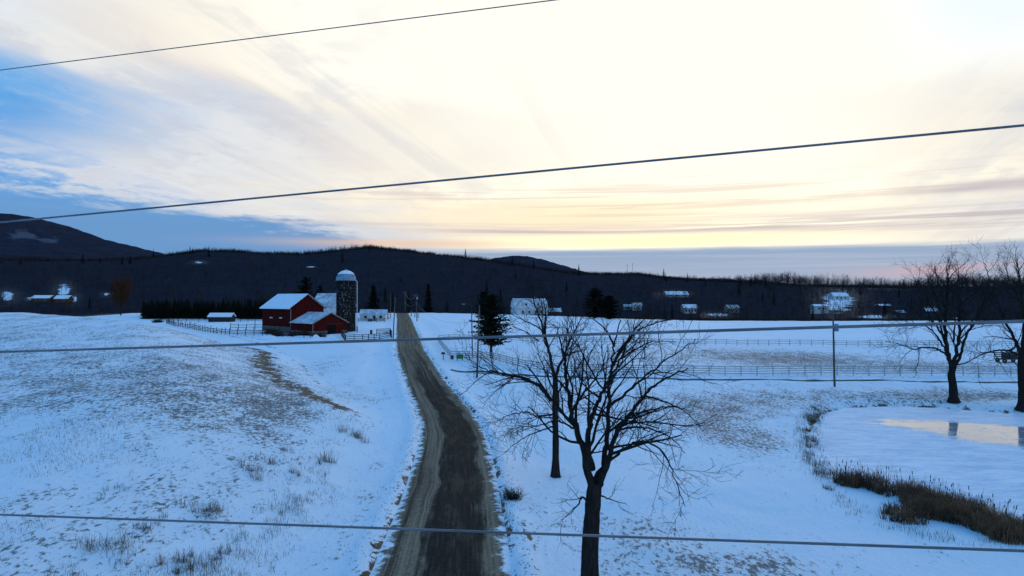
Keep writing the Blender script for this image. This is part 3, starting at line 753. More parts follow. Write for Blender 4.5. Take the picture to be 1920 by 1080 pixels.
# second tree, straight trunk behind it
Y1 = 50.0
px1 = 1041; b1 = at(px1, 560, Y1); b1 = Vector((b1.x, Y1, gz(b1.x, Y1) - .1))
second_limbs = [
    (guide(Y1, [(1040, 712, 0), (1030, 660, .3), (1018, 620, .6), (1010, 590, .8), (1000, 570, 1.0), (985, 560, 1.2)]), .13, .022),
    (guide(Y1, [(1042, 705, 0), (1056, 670, -.6), (1068, 640, -1.1), (1082, 612, -1.5), (1092, 592, -1.8)]), .12, .02),
    (guide(Y1, [(1034, 752, 0), (1012, 726, .2), (985, 710, .4), (955, 703, .5), (925, 697, .6), (900, 688, .8), (880, 672, 1.0)]), .15, .02),
    (guide(Y1, [(925, 697, .6), (905, 705, .2), (885, 722, -.2), (872, 735, -.4)]), .05, .015),
    (guide(Y1, [(1018, 620, .6), (996, 607, 0), (972, 596, -.6), (955, 585, -1.0)]), .06, .015),
    (guide(Y1, [(1010, 640, .6), (985, 622, 1.2), (960, 612, 1.6)]), .06, .015),
    (guide(Y1, [(1030, 660, .3), (1020, 635, 1.4), (1024, 600, 2.0), (1022, 575, 2.4)]), .08, .018),
    (guide(Y1, [(1056, 670, -.6), (1078, 660, -1.8), (1100, 655, -2.6)]), .07, .016),
    (guide(Y1, [(1037, 776, 0), (1012, 780, -1.0), (985, 773, -2.0), (955, 778, -3.0), (930, 792, -3.6)]), .07, .016),
    (guide(Y1, [(1036, 800, 0), (1012, 808, -1.0), (988, 818, -1.8), (965, 832, -2.4), (945, 850, -3)]), .06, .015),
    (guide(Y1, [(1046, 770, 0), (1068, 785, 1.0), (1085, 800, 1.9)]), .06, .015),
    (guide(Y1, [(1036, 790, 0), (1010, 798, 1.4), (978, 800, 2.6), (950, 806, 3.4)]), .06, .015),
    (guide(Y1, [(975, 708, .4), (970, 690, .2), (974, 668, .0)]), .04, .012),
    (guide(Y1, [(1046, 735, 0), (1062, 715, 1.2), (1078, 700, 2.2), (1094, 670, 3.0)]), .07, .016),
    (guide(Y1, [(1038, 730, 0), (1024, 700, -1.4), (1012, 670, -2.4), (1006, 640, -3.0)]), .07, .016),
]
tree('bare_tree', 'slimmer straight bare tree behind the largest one, long low limb reaching towards the road', b1,
     ([b1, at(1042, 830, Y1), at(1041, 780, Y1), at(1041, 740, Y1), at(1041, 700, Y1)], .25, .18), second_limbs, 12,
     dict(CFG, rmin=.009, reach=4.6, minlen=.6, n=[8, 5, 5]))

# two tall trees on the pond's far bank
def pond_tree(px, py, label, limbs, fork, seed, r0, r1):
    h = hit(px, py); Yt = h.y
    tr = [h - Vector((0, 0, .1))] + guide(Yt, fork)
    low = lambda l: [(x, y if y > 560 else 560 + (y - 560) * .74, d) for x, y, d in l]
    return tree('bare_tree', label, tr[0], (tr, r0, r1), [(guide(Yt, low(l)), a, b) for l, a, b in limbs], seed,
                dict(CFG, rmin=.0105, reach=5.2, minlen=.9, n=[7, 5, 4], len=(.30, .50), up=.06, curl=.03, ang=(24, 55)))
pond_tree(1788, 753, 'bare pond-bank tree with low spreading limbs, its whole crown against the sky', [
    ([(1784, 690, 0), (1776, 655, 0), (1772, 610, .3), (1774, 560, .6), (1776, 520, .8), (1775, 480, 1.0)], .30, .05),
    ([(1788, 688, 0), (1796, 640, -.5), (1800, 590, -1.0), (1799, 540, -1.3), (1798, 490, -1.5)], .25, .04),
    ([(1790, 690, 0), (1803, 655, .8), (1816, 620, 1.6), (1834, 585, 2.4), (1848, 545, 3.0), (1852, 500, 3.4), (1846, 470, 3.6)], .20, .03),
    ([(1781, 672, 0), (1766, 658, -.6), (1742, 652, -1.2), (1712, 654, -1.8), (1685, 645, -2.2), (1660, 640, -2.6)], .15, .025),
    ([(1779, 668, 0), (1760, 635, .8), (1738, 612, 1.6), (1705, 606, 2.4), (1680, 612, 3.0)], .13, .022),
    ([(1774, 635, .2), (1750, 605, -.8), (1730, 575, -1.6), (1722, 540, -2.0), (1714, 505, -2.4)], .13, .022),
    ([(1772, 600, .3), (1755, 565, 1.4), (1745, 530, 2.2), (1738, 500, 2.8)], .11, .02),
    ([(1773, 585, .5), (1764, 545, -.8), (1757, 510, -1.4), (1752, 478, -1.8)], .10, .02),
    ([(1800, 590, -1), (1812, 560, -2), (1820, 525, -2.6), (1826, 490, -3)], .09, .018),
    ([(1792, 684, 0), (1812, 680, -1), (1835, 668, -2), (1858, 660, -2.8)], .10, .02),
    ([(1796, 640, -.5), (1815, 622, -1.8), (1840, 612, -2.8), (1862, 610, -3.6)], .09, .018),
    ([(1712, 654, -1.8), (1695, 668, -2.4), (1680, 690, -2.8)], .05, .015),
    ([(1788, 640, .2), (1790, 600, 2.0), (1786, 560, 3.2), (1790, 510, 4)], .12, .02),
], [(1787, 725, 0), (1784, 705, 0), (1786, 690, 0)], 21, .50, .36)
pond_tree(1918, 768, 'bare tree with a thick trunk at the pond bank, cut by the picture edge', [
    ([(1914, 665, 0), (1905, 640, 0), (1893, 618, .3), (1880, 590, .6), (1868, 555, .9), (1862, 520, 1.2)], .24, .04),
    ([(1918, 665, 0), (1922, 620, .4), (1918, 570, .8), (1912, 520, 1), (1908, 470, 1.2)], .32, .05),
    ([(1915, 672, 0), (1900, 660, -1), (1880, 656, -1.6), (1860, 660, -2.2), (1842, 664, -2.8), (1825, 672, -3.2)], .16, .025),
    ([(1922, 640, 0), (1950, 600, 0), (1975, 540, 0), (1985, 480, 0)], .24, .04),
    ([(1912, 690, 0), (1900, 679, 1), (1885, 682, 1.8)], .07, .02),
    ([(1918, 570, .8), (1900, 535, -.6), (1890, 500, -1.2), (1884, 465, -1.6)], .12, .02),
    ([(1915, 590, .5), (1930, 540, -1.2), (1935, 490, -2)], .14, .02),
    ([(1905, 640, 0), (1888, 628, 1.6), (1872, 610, 2.6)], .07, .018),
], [(1919, 730, 0), (1917, 700, 0), (1917, 665, 0)], 22, .56, .42)

# ------------------------------------------------------------------ conifers
def conifer(name, label, base, H, Wd, seed, trunk_h=.0, n=110, mt='needles', group=None, tuft=.55, gap=1.0, flat=False):
    rg = np.random.default_rng(seed); o = empty(name, base); tag(o, label, 'tree', group)
    link('trunk', tubes_mesh('trunk', [(np.array([[0, 0, -.2], [0, 0, H * .4], [.05, 0, H * .97]]), np.array([.022 * H, .016 * H, .02]), 0)], lambda l: 8), M['bark'], o)
    V, T = [], []; nb = 0
    for i in range(n):
        f = (i + rg.uniform(0, 1)) / n
        z = H * (trunk_h + (1 - trunk_h) * f)
        prof = (1 - f) ** .75 if not flat else math.sqrt(max(0.02, 1 - (2 * f - .85) ** 2 * .75)) * (1 - .25 * f)
        L = Wd / 2 * prof * rg.uniform(.65, 1.1) + .12
        a = i * 2.39996 + rg.uniform(-.4, .4)
        ca, sa = math.cos(a), math.sin(a)
        droop = rg.uniform(-.28, .05) if not flat else rg.uniform(-.12, .25)
        m = max(3, int(L / tuft * 2.6))
        for j in range(m):
            t = (j + .7) / m; rr = L * t
            c = np.array([ca * rr, sa * rr, z + droop * rr + .06 * L * t * t])
            for q in range(3):
                s = tuft * (1.15 - .5 * t) * rg.uniform(.7, 1.3)
                ax = unit(np.array([ca, sa, droop]) + rg.normal(size=3) * .55); sd = unit(np.cross(ax, rg.normal(size=3)))
                cc = c + rg.normal(size=3) * tuft * .22 * np.array([1, 1, .5])
                sd[2] *= .5
                V += [cc - ax * s * .5, cc + sd * s * .28, cc + ax * s * .75, cc - sd * s * .28]
                T.append((nb, nb + 1, nb + 2)); T.append((nb, nb + 2, nb + 3)); nb += 4
    cr = link('crown', raw('crown', np.array(V), np.array(T)), M[mt], o); tag(cr, kind='stuff')
    return o
h = hit(921, 671)
conifer('pine_tree', 'dark pine with layered boughs and bare lower trunk beside the rail fence', h, (671 - 553) / F * h.y, 84 / F * h.y, 31, .20, 140, tuft=.72, flat=True)

# ------------------------------------------------------------------ woodland
def far_tree_proto(rg, H, wid, nb, nt):
    """a bare tree of tapered three-sided needles; returns verts, tris"""
    V, T = [], []
    def needle(a, b, r):
        d = unit(b - a); u = unit(np.cross(d, np.array([.3, .5, .81]))); w = np.cross(d, u); n = len(V)
        for k in range(3):
            g = 2.0944 * k; V.append(a + u * r * math.cos(g) + w * r * math.sin(g))
        V.append(b); T.extend([(n, n + 1, n + 3), (n + 1, n + 2, n + 3), (n + 2, n, n + 3)])
    top = np.array([rg.normal() * .04 * H, rg.normal() * .04 * H, H * .9])
    needle(np.array([0, 0, -1.0]), top, .021 * H)
    for i in range(nb):
        f = rg.uniform(.22, .85); a = rg.uniform(0, 6.283); p = top * f
        l = H * rg.uniform(.22, .42) * (1.1 - f * .6) * wid
        e = p + np.array([math.cos(a) * l * .75, math.sin(a) * l * .75, l * rg.uniform(.6, 1.2)])
        needle(p, e, .007 * H)
        for j in range(nt):
            g = rg.uniform(.25, .95); q = p + (e - p) * g
            dl = l * rg.uniform(.25, .5); a2 = a + rg.uniform(-1.3, 1.3)
            needle(q, q + np.array([math.cos(a2) * dl * .7, math.sin(a2) * dl * .7, dl * rg.uniform(.3, 1.1)]), .0042 * H)
    return np.array(V), np.array(T)
def scatter(name, protos, pos, scl, rot, material):
    Vs, Ts = [], []; base = 0
    which = rng.integers(0, len(protos), len(pos))
    for k, (v, t) in enumerate(protos):
        idx = np.where(which == k)[0]
        if len(idx) == 0: continue
        c, s = np.cos(rot[idx]), np.sin(rot[idx]); sc = scl[idx]
        x = (v[None, :, 0] * c[:, None] - v[None, :, 1] * s[:, None]) * sc[:, None] + pos[idx, 0:1]
        y = (v[None, :, 0] * s[:, None] + v[None, :, 1] * c[:, None]) * sc[:, None] + pos[idx, 1:2]
        z = v[None, :, 2] * sc[:, None] + pos[idx, 2:3]
        Vs.append(np.stack([x, y, z], -1).reshape(-1, 3))
        Ts.append((t[None] + base + np.arange(len(idx))[:, None, None] * len(v)).reshape(-1, 3)); base += len(idx) * len(v)
    return tag(link(name, raw(name, np.concatenate(Vs), np.concatenate(Ts)), material), kind='stuff')
HOUSE_CLEAR = []       # (x, y, halfwidth) kept open towards the camera
def clear_mask(x, y):
    k = np.ones(len(x), bool)
    for hx, hy, hw in HOUSE_CLEAR:
        u = hx / hy; k &= ~((np.abs(x / y - u) * hy < hw) & (y < hy + 8) & (y > hy - 130))
    return k | (rng.random(len(x)) < .70)

# ------------------------------------------------------------------ buildings
def rect_wall(mb, x0, y0, x1, y1, z0, z1): mb.quad((x0, y0, z0), (x1, y0, z0), (x1, y1, z1), (x0, y1, z1))
def gable_house(name, label, cat, loc, rz, L, W, wall_h, roof_h, wall_m, roof_m, win=(), side_win=(), chimney=None, door=None, over=.35, found=None, group=None, thick=.22):
    """ridge along local x, front at -y; windows: (x, z, w, h) on the front, side_win on the +x gable"""
    o = empty(name, loc, rz); tag(o, label, cat, group)
    z0 = -.8
    mb = MB(); l, w = L / 2, W / 2
    fz = 0.0
    if found:
        MB().box(-l - .03, -w - .03, z0, l + .03, w + .03, found).build('foundation', M['stone'], o); fz = found
    mb.v = [(-l, -w, fz), (l, -w, fz), (l, w, fz), (-l, w, fz), (-l, -w, wall_h), (l, -w, wall_h), (l, w, wall_h), (-l, w, wall_h), (-l, 0, wall_h + roof_h), (l, 0, wall_h + roof_h)]
    if not found: mb.v = [(a, b, (z0 if c == 0 else c)) for a, b, c in mb.v]
    mb.f = [(0, 1, 5, 4), (1, 2, 6, 9, 5), (2, 3, 7, 6), (3, 0, 4, 8, 7), (3, 2, 1, 0)]
    mb.build('wall', wall_m, o)
    k = roof_h / w
    rf = MB(); e = over
    for s in (-1, 1):
        a = [(-l - e, 0, wall_h + roof_h), (l + e, 0, wall_h + roof_h), (l + e, s * (w + e), wall_h - k * e), (-l - e, s * (w + e), wall_h - k * e)]
        up = [(p[0], p[1], p[2] + thick) for p in a]; dn = [(p[0], p[1], p[2] + .012) for p in a]
        n = len(rf.v); rf.v += up + dn
        rf.f += [tuple(n + i for i in f) for f in ((0, 1, 2, 3), (4, 7, 6, 5), (0, 4, 5, 1), (1, 5, 6, 2), (2, 6, 7, 3), (3, 7, 4, 0))]
    ro = rf.build('roof', roof_m, o)
    if chimney:
        x, y, hh, s = chimney
        MB().box(x - s, y - s, wall_h + .2, x + s, y + s, wall_h + roof_h + hh).build('chimney', M['brick'], ro)
    for (x, z, ww, hh) in win:
        f = MB().box(x - ww / 2 - .1, -w - .06, z - .1, x + ww / 2 + .1, -w + .01, z + hh + .1).build('window', M['white_trim'], o)
        MB().box(x - ww / 2, -w - .075, z, x + ww / 2, -w - .05, z + hh).build('pane', M['glass'], f)
    for (y, z, ww, hh) in side_win:
        f = MB().box(l - .01, y - ww / 2 - .1, z - .1, l + .06, y + ww / 2 + .1, z + hh + .1).build('window', M['white_trim'], o)
        MB().box(l + .05, y - ww / 2, z, l + .075, y + ww / 2, z + hh).build('pane', M['glass'], f)
    if door:
        x, ww, hh = door
        MB().box(x - ww / 2, -w - .07, 0, x + ww / 2, -w + .01, hh).build('door', M['brown'], o)
    return o

# --- the red barn
e_dir = Vector((-math.cos(R(42)), math.sin(R(42)), 0)); g_dir = Vector((math.sin(R(42)), math.cos(R(42)), 0))
def run_to(p, d, px):
    """distance along d from p until the picture column px"""
    u = (px - CX) / F; return (u * p.y - p.x) / (d.x - u * d.y)
Cb = at(545, 622, 186.0); Cb.z = gz(Cb.x, 186.0)
BL, BW = run_to(Cb, e_dir, 492), run_to(Cb, g_dir, 607)
def zpix(py, Y): return at(960, py, Y).z
zb = min(Cb.z, 2.0)
eave = zpix(577, 186) - zb; ridge = zpix(552.5, 189) - zb
barn_c = Cb + e_dir * (BL / 2) + g_dir * (BW / 2); barn_c.z = zb
rzb = math.atan2(-e_dir.y, -e_dir.x)            # local +x points to the near gable
barn = gable_house('barn', 'large red barn with snow-covered gable roof on a stone base beside the silo', 'barn', barn_c, rzb, BL, BW, eave, ridge - eave, M['red_board'], M['roof_snow'], over=.55, found=1.9, thick=.3)
l, w = BL / 2, BW / 2
for x in (-l * .35, l * .32):
    f = MB().box(x - .75, -w - .06, eave - 3.0, x + .75, -w + .01, eave - 2.65).build('window', M['white_paint'], barn)
# board joints on the two near walls and white corner trim
for i in range(int(BL / .62)):
    x = -l + .4 + i * .62
    MB().box(x - .05, -w - .035, 1.95, x + .05, -w + .002, eave - .15).build('batten', M['red_board'], barn)
for i in range(int(BW / .62)):
    y = -w + .4 + i * .62
    MB().box(l - .002, y - .05, 1.95, l + .035, y + .05, eave + (ridge - eave) * (1 - abs(y) / w) - .2).build('batten', M['red_board'], barn)
MB().box(l - .06, -w - .08, 1.95, l + .07, -w + .06, eave - .02).build('corner_board', M['aged_trim'], barn)
k = (ridge - eave) / w
for s in (-1, 1):
    MB().bar((l + .60, 0, ridge + .10), (l + .60, s * (w + .55), eave - k * .55 + .10), .08, .26).build('rake_board', M['aged_trim'] if s > 0 else M['red_board'], barn)
MB().tube([(-l * .9, 0, ridge + .2), (-l * .9, 0, ridge + 1.6)], .04, 6).build('lightning_rod', M['dark_metal'], barn)

# --- the lower wing in front of the barn's gable
WL = run_to(Cb, -e_dir, 588); Cw = Cb - e_dir * WL
WW = run_to(Cw, g_dir, 652)
zw = 2.0; we = zpix(606, Cw.y) - zw; wr = zpix(587, Cw.y + 3) - zw
wing_c = Cw + e_dir * (WL / 2 - .0) + g_dir * (WW / 2); wing_c.z = zw
wing = gable_house('barn_wing', 'low red shed with snowy roof and dark doorway against the barn gable', 'shed', wing_c, rzb, WL - .5, WW, we, wr - we, M['red_board'], M['thin_snow'], over=.4, found=1.1, thick=.2)
l2, w2 = (WL - .5) / 2, WW / 2; k2 = (wr - we) / w2
for s in (-1, 1):
    MB().bar((l2 + .46, 0, wr + .07), (l2 + .46, s * (w2 + .4), we - k2 * .4 + .07), .08, .22).build('rake_board', M['aged_trim'], wing)
MB().box(l2 - .05, -w2 - .08, .2, l2 + .06, -w2 + .06, we - .02).build('corner_board', M['aged_trim'], wing)
dr = MB().box(l2 - .3, -.9, -.3, l2 + .05, 1.5, 2.7).build('doorway', M['dark_open'], wing)
MB().box(l2 + .0, 1.55, -.2, l2 + .09, 3.6, 2.75).build('door', M['red_board'], wing)
MB().bar((l2 + .1, -1.1, 2.85), (l2 + .1, 3.8, 2.85), .06, .12).build('door_rail', M['dark_metal'], wing)
for i in range(int(WW / .62)):
    y = -w2 + .4 + i * .62
    if -1.0 < y < 3.7: continue
    MB().box(l2 - .002, y - .05, 1.15, l2 + .035, y + .05, we + (wr - we) * (1 - abs(y) / w2) - .15).build('batten', M['red_board'], wing)

# --- silo
sY = 196.0; sc_ = at(648.5, 612, sY); s_r = 17.8 / F * sY; sz = 2.2
silo = empty('silo', (sc_.x, sY, sz)); tag(silo, 'tall dark stone-grey silo with a snowy domed cap behind the red shed', 'silo')
ht = zpix(526, sY) - sz; dome = zpix(508, sY) - sz - ht
MB().lathe([(s_r, -1), (s_r, ht)], 40).build('silo_wall', M['stave'], silo, True)
prof = [(s_r * 1.07, ht - .05), (s_r * 1.07, ht + .12)] + [(s_r * 1.04 * math.cos(a), ht + .12 + dome * math.sin(a)) for a in np.linspace(0, 1.45, 9)] + [(.02, ht + .12 + dome)]
dm = MB().lathe(prof, 40).build('dome', M['galvanized'], silo, True)
sn = [(s_r * 1.05 * math.cos(a) + .03, ht + .20 + dome * math.sin(a)) for a in np.linspace(.62, 1.5, 7)] + [(.02, ht + .24 + dome)]
MB().lathe(sn, 40).build('snow_cap', M['roof_snow'], silo, True)
MB().lathe([(.35, ht + dome), (.35, ht + dome + .35), (.05, ht + dome + .5)], 12).build('vent', M['galvanized'], silo, True)
for i in range(12):
    a = i / 12 * 2 * math.pi
    pts = [(s_r * 1.055 * math.cos(q) * math.cos(a), s_r * 1.055 * math.cos(q) * math.sin(a), ht + .13 + dome * math.sin(q) * 1.01) for q in np.linspace(0, .62, 5)]
    MB().tube(pts, .04, 4).build('dome_rib', M['galvanized'], silo)
for i in range(16):
    z = .6 + i * (ht - 1) / 15
    MB().lathe([(s_r + .004, z - .035), (s_r + .05, z - .02), (s_r + .05, z + .02), (s_r + .004, z + .035)], 32).build('hoop', M['dark_metal'], silo)
MB().tube([(s_r + .75, -1.2, -1), (s_r + .72, -1.2, ht - .3), (s_r * .9, -.6, ht + .2)], .12, 8).build('fill_pipe', M['white_paint'], silo)
# ivy and frost patches on the wall, facing the road
iv = MB(); rgi = random.Random(3)
for i in range(120):
    a = -math.pi / 2 + rgi.gauss(.05, .50); z = min(max(rgi.gauss(ht * .55, ht * .22), .8), ht - .8); s = rgi.uniform(.06, .17)
    c, s_ = math.cos(a), math.sin(a); r_ = s_r + .05
    h_ = s * rgi.uniform(1, 3.2)
    p = [(c * r_ - s_ * q * s, s_ * r_ + c * q * s, z + t * h_) for q, t in ((-1, -.3), (0, -1), (1, -.1), (.3, 1), (-.6, .7))]
    n = len(iv.v); iv.v += p + [(c * (r_ + .07), s_ * (r_ + .07), z)]
    iv.f += [(n + j, n + (j + 1) % 5, n + 5) for j in range(5)]
tag(iv.build('ivy', M['ivy'], silo), kind='stuff')

# --- farmhouse behind the barn and silo
fh = at(626, 600, 236.0)
gable_house('farmhouse', 'white farmhouse with two snowy roofs half hidden between barn and silo', 'house', (fh.x, 236, 3.0), R(-12), 11.5, 8.5, zpix(573, 232) - 3, zpix(551, 236) - zpix(573, 232), M['white_paint'], M['thin_snow'],
            win=((-1.5, .9, 1.0, 1.7), (3.0, .9, 1.0, 1.7), (.8, .9, 1.0, 1.7)), side_win=((0, 3.2, 1, 1.4),), chimney=(1.0, .4, 1.0, .45), door=(-3.2, 1.1, 2.1), found=.4)
wh = at(701, 600, 262.0)
gable_house('cottage', 'low pale cottage with a snowy roof across the yard from the silo', 'house', (wh.x, 262, 3.2), R(3), 9.4, 6.5, zpix(589.5, 259) - 3.2, zpix(581, 262) - zpix(589.5, 259), M['white_paint'], M['thin_snow'], win=((-2.6, 1.0, 1, .9), (.6, 1, 1, .9), (3, 1, 1, .9)), chimney=(.4, 0, .45, .3))
rs = hit(416, 603)
gable_house('run_in_shed', 'small dark shed with a snow-covered roof inside the fenced paddock', 'shed', (rs.x, rs.y, rs.z), R(2), 41 / F * rs.y, 4.5, 9.5 / F * rs.y, 1.1, M['dark_wood'], M['roof_snow'], over=.3, thick=.25)

# ------------------------------------------------------------------ houses beyond the fields
def far_house(label, px, py, wpx, wallpx, roofpx, rz=0., wall='white_paint', roof='roof_snow', depth=8., win=(), side=(), chim=None, y1=None, name='house', group=None):
    h = hit(px, py, 372.0 if y1 is None else y1); s = h.y / F
    HOUSE_CLEAR.append((h.x, h.y, wpx * s / 2 + 1.5))
    return gable_house(name, label, 'house', h, R(rz), wpx * s, depth, wallpx * s, roofpx * s, M[wall], M[roof], win=[(a * s, b * s, c * s, d * s) for a, b, c, d in win], side_win=side, chimney=chim, over=.4, group=group)
# the big white gambrel farmhouse behind the front tree
def white_farmhouse():
    Y = 352.0; p = at(992, 592, Y); s = Y / F; z = gz(p.x, Y); o = empty('white_farmhouse', (p.x, Y, z), R(14)); tag(o, 'big white two-storey farmhouse with gambrel end at the far edge of the snow field', 'house')
    HOUSE_CLEAR.append((p.x, Y, 36 * s))
    L, W = 62 * s, 9.5; l, w = L / 2, W / 2; h1, h2, h3 = 3.6, 6.6, 8.3
    prof = [(-w, -.8), (-w, h1), (-w * .62, h2), (0, h3), (w * .62, h2), (w, h1), (w, -.8)]
    mb = MB(); n = len(prof)
    mb.v = [(-l, y, q) for y, q in prof] + [(l, y, q) for y, q in prof]
    mb.f = [tuple(range(n))[::-1], tuple(range(n, 2 * n)), (0, n, n + 1, 1), (5, 5 + n, 6 + n, 6)]
    mb.build('wall', M['white_paint'], o)
    rf = MB()
    for a, b in zip(prof[1:5], prof[2:6]):
        rf.quad((-l - .3, a[0], a[1] + .05), (l + .3, a[0], a[1] + .05), (l + .3, b[0], b[1] + .05), (-l - .3, b[0], b[1] + .05))
        rf.quad((-l - .3, a[0], a[1] + .22), (l + .3, a[0], a[1] + .22), (l + .3, b[0], b[1] + .22), (-l - .3, b[0], b[1] + .22))
    rf.build('roof', M['thin_snow'], o)
    for x, q, ww, hh in ((-4.5, .9, .9, 1.5), (-1.2, .9, .9, 1.5), (2.2, .9, .9, 1.5), (5.2, .9, .9, 1.5)):
        f = MB().box(x - ww / 2 - .1, -w - .06, q - .1, x + ww / 2 + .1, -w + .01, q + hh + .1).build('window', M['white_trim'], o)
        MB().box(x - ww / 2, -w - .08, q, x + ww / 2, -w - .05, q + hh).build('pane', M['glass'], f)
    for x in (-2.6, 3.6):
        d = MB().box(x - .8, -w * .86, h1 + .2, x + .8, -.6, h2 - .1).build('dormer', M['white_paint'], o)
        MB().box(x - .45, -w * .86 - .05, h1 + .9, x + .45, -w * .86 + .02, h2 - .6).build('pane', M['glass'], d)
    for y, q in ((-1.6, 1.0), (1.6, 1.0), (0, 4.6)):
        f = MB().box(l - .01, y - .6, q - .1, l + .06, y + .6, q + 1.7).build('window', M['white_trim'], o)
        MB().box(l + .05, y - .5, q, l + .08, y + .5, q + 1.6).build('pane', M['glass'], f)
    MB().box(l * .4 - .5, -.5, h3 - .6, l * .4 + .5, .5, h3 + 1.2).build('chimney', M['brick'], o)
    MB().box(-l * .1, -w - 2.2, -.8, l * .9, -w - .02, .5).build('porch', M['dark_wood'], o)
    return o
white_farmhouse()
far_house('brown outbuilding with a white roof just right of the big white farmhouse', 1040, 592, 22, 8, 6, 6, 'brown', 'roof_snow', 6., y1=345)
far_house('small pale green-white garage left of the grey far house', 1176, 580, 13, 5, 4, 0, 'tan_wall', 'thin_snow', 6., win=((0, 1, 5, 3),))
far_house('grey-white far house with steep roof behind the field edge, beside the pale garage', 1194, 581, 17, 8, 5, -8, 'white_paint', 'thin_snow', 8., win=((-5, 1, 2, 3), (0, 1, 2, 3), (5, 1, 2, 3)), chim=(1.0, 0, .8, .4))
far_house('long low building with a snowy roof highest on the wooded slope', 1267, 556, 42, 3.5, 6, 4, 'tan_wall', 'roof_snow', 10., win=((-12, 1, 3, 1.6), (0, 1, 3, 1.6), (12, 1, 3, 1.6)))
far_house('white two-storey house with a dark porch band at the wood edge', 1292, 586, 25, 9, 6, 0, 'white_paint', 'roof_snow', 9., win=((-8, 2, 3, 4), (-2.5, 2, 3, 4), (3, 2, 3, 4), (8.5, 2, 3, 4)), chim=(-1, 0, .9, .4))
far_house('weathered pale house behind bare trees, right of the white two-storey house', 1372, 586, 22, 8, 6, 10, 'tan_wall', 'thin_snow', 8., win=((-5, 2, 3, 3), (4, 2, 3, 3)))
far_house('bright white house with two square dark windows, at the snowy gap in the woods', 1536, 588, 26, 14, 3, 0, 'white_paint', 'roof_snow', 9., win=((-5, 8, 3.2, 3.4), (3, 8, 3.2, 3.4)), chim=(2, 0, .9, .4))
far_house('pale house up the snowy gap, above and right of the bright white house', 1572, 562, 30, 7, 6, 8, 'white_paint', 'roof_snow', 9., win=((-8, 2, 3, 3), (0, 2, 3, 3), (8, 2, 3, 3)))
far_house('low house showing only a thin bright strip of snowy roof in the dark wood', 1656, 575, 21, 2, 2.4, 0, 'brown', 'roof_snow', 8.)
far_house('dark cabin with a lumpy white roof in front of the pond-bank tree crowns', 1743, 586, 20, 3, 5, -6, 'brown', 'roof_snow', 8.)
far_house('small grey cabin roof low in the wood between strip roof and lumpy roof', 1686, 588, 14, 2, 4, 3, 'brown', 'thin_snow', 7.)
far_house('dark red house with a long snow roof at the far side of the high field', 82, 565, 34, 6, 5, 0, 'brown', 'roof_snow', 9., win=((-9, 1.5, 3, 2.5), (0, 1.5, 3, 2.5), (9, 1.5, 3, 2.5)))
far_house('dark house with broad snowy roof right of the long-roofed one behind the high field', 120, 566, 24, 6, 6, 6, 'brown', 'roof_snow', 9., win=((4, 1.5, 3, 2.5),))
far_house('tiny pale roof on the high slope above the barn', 585, 503, 12, 1.5, 1.5, -14, 'brown', 'roof_snow', 9.)
far_house('small white cottage at the field edge behind the left pond-bank tree', 1795, 606, 12, 5, 4, 5, 'white_paint', 'roof_snow', 6., y1=360)

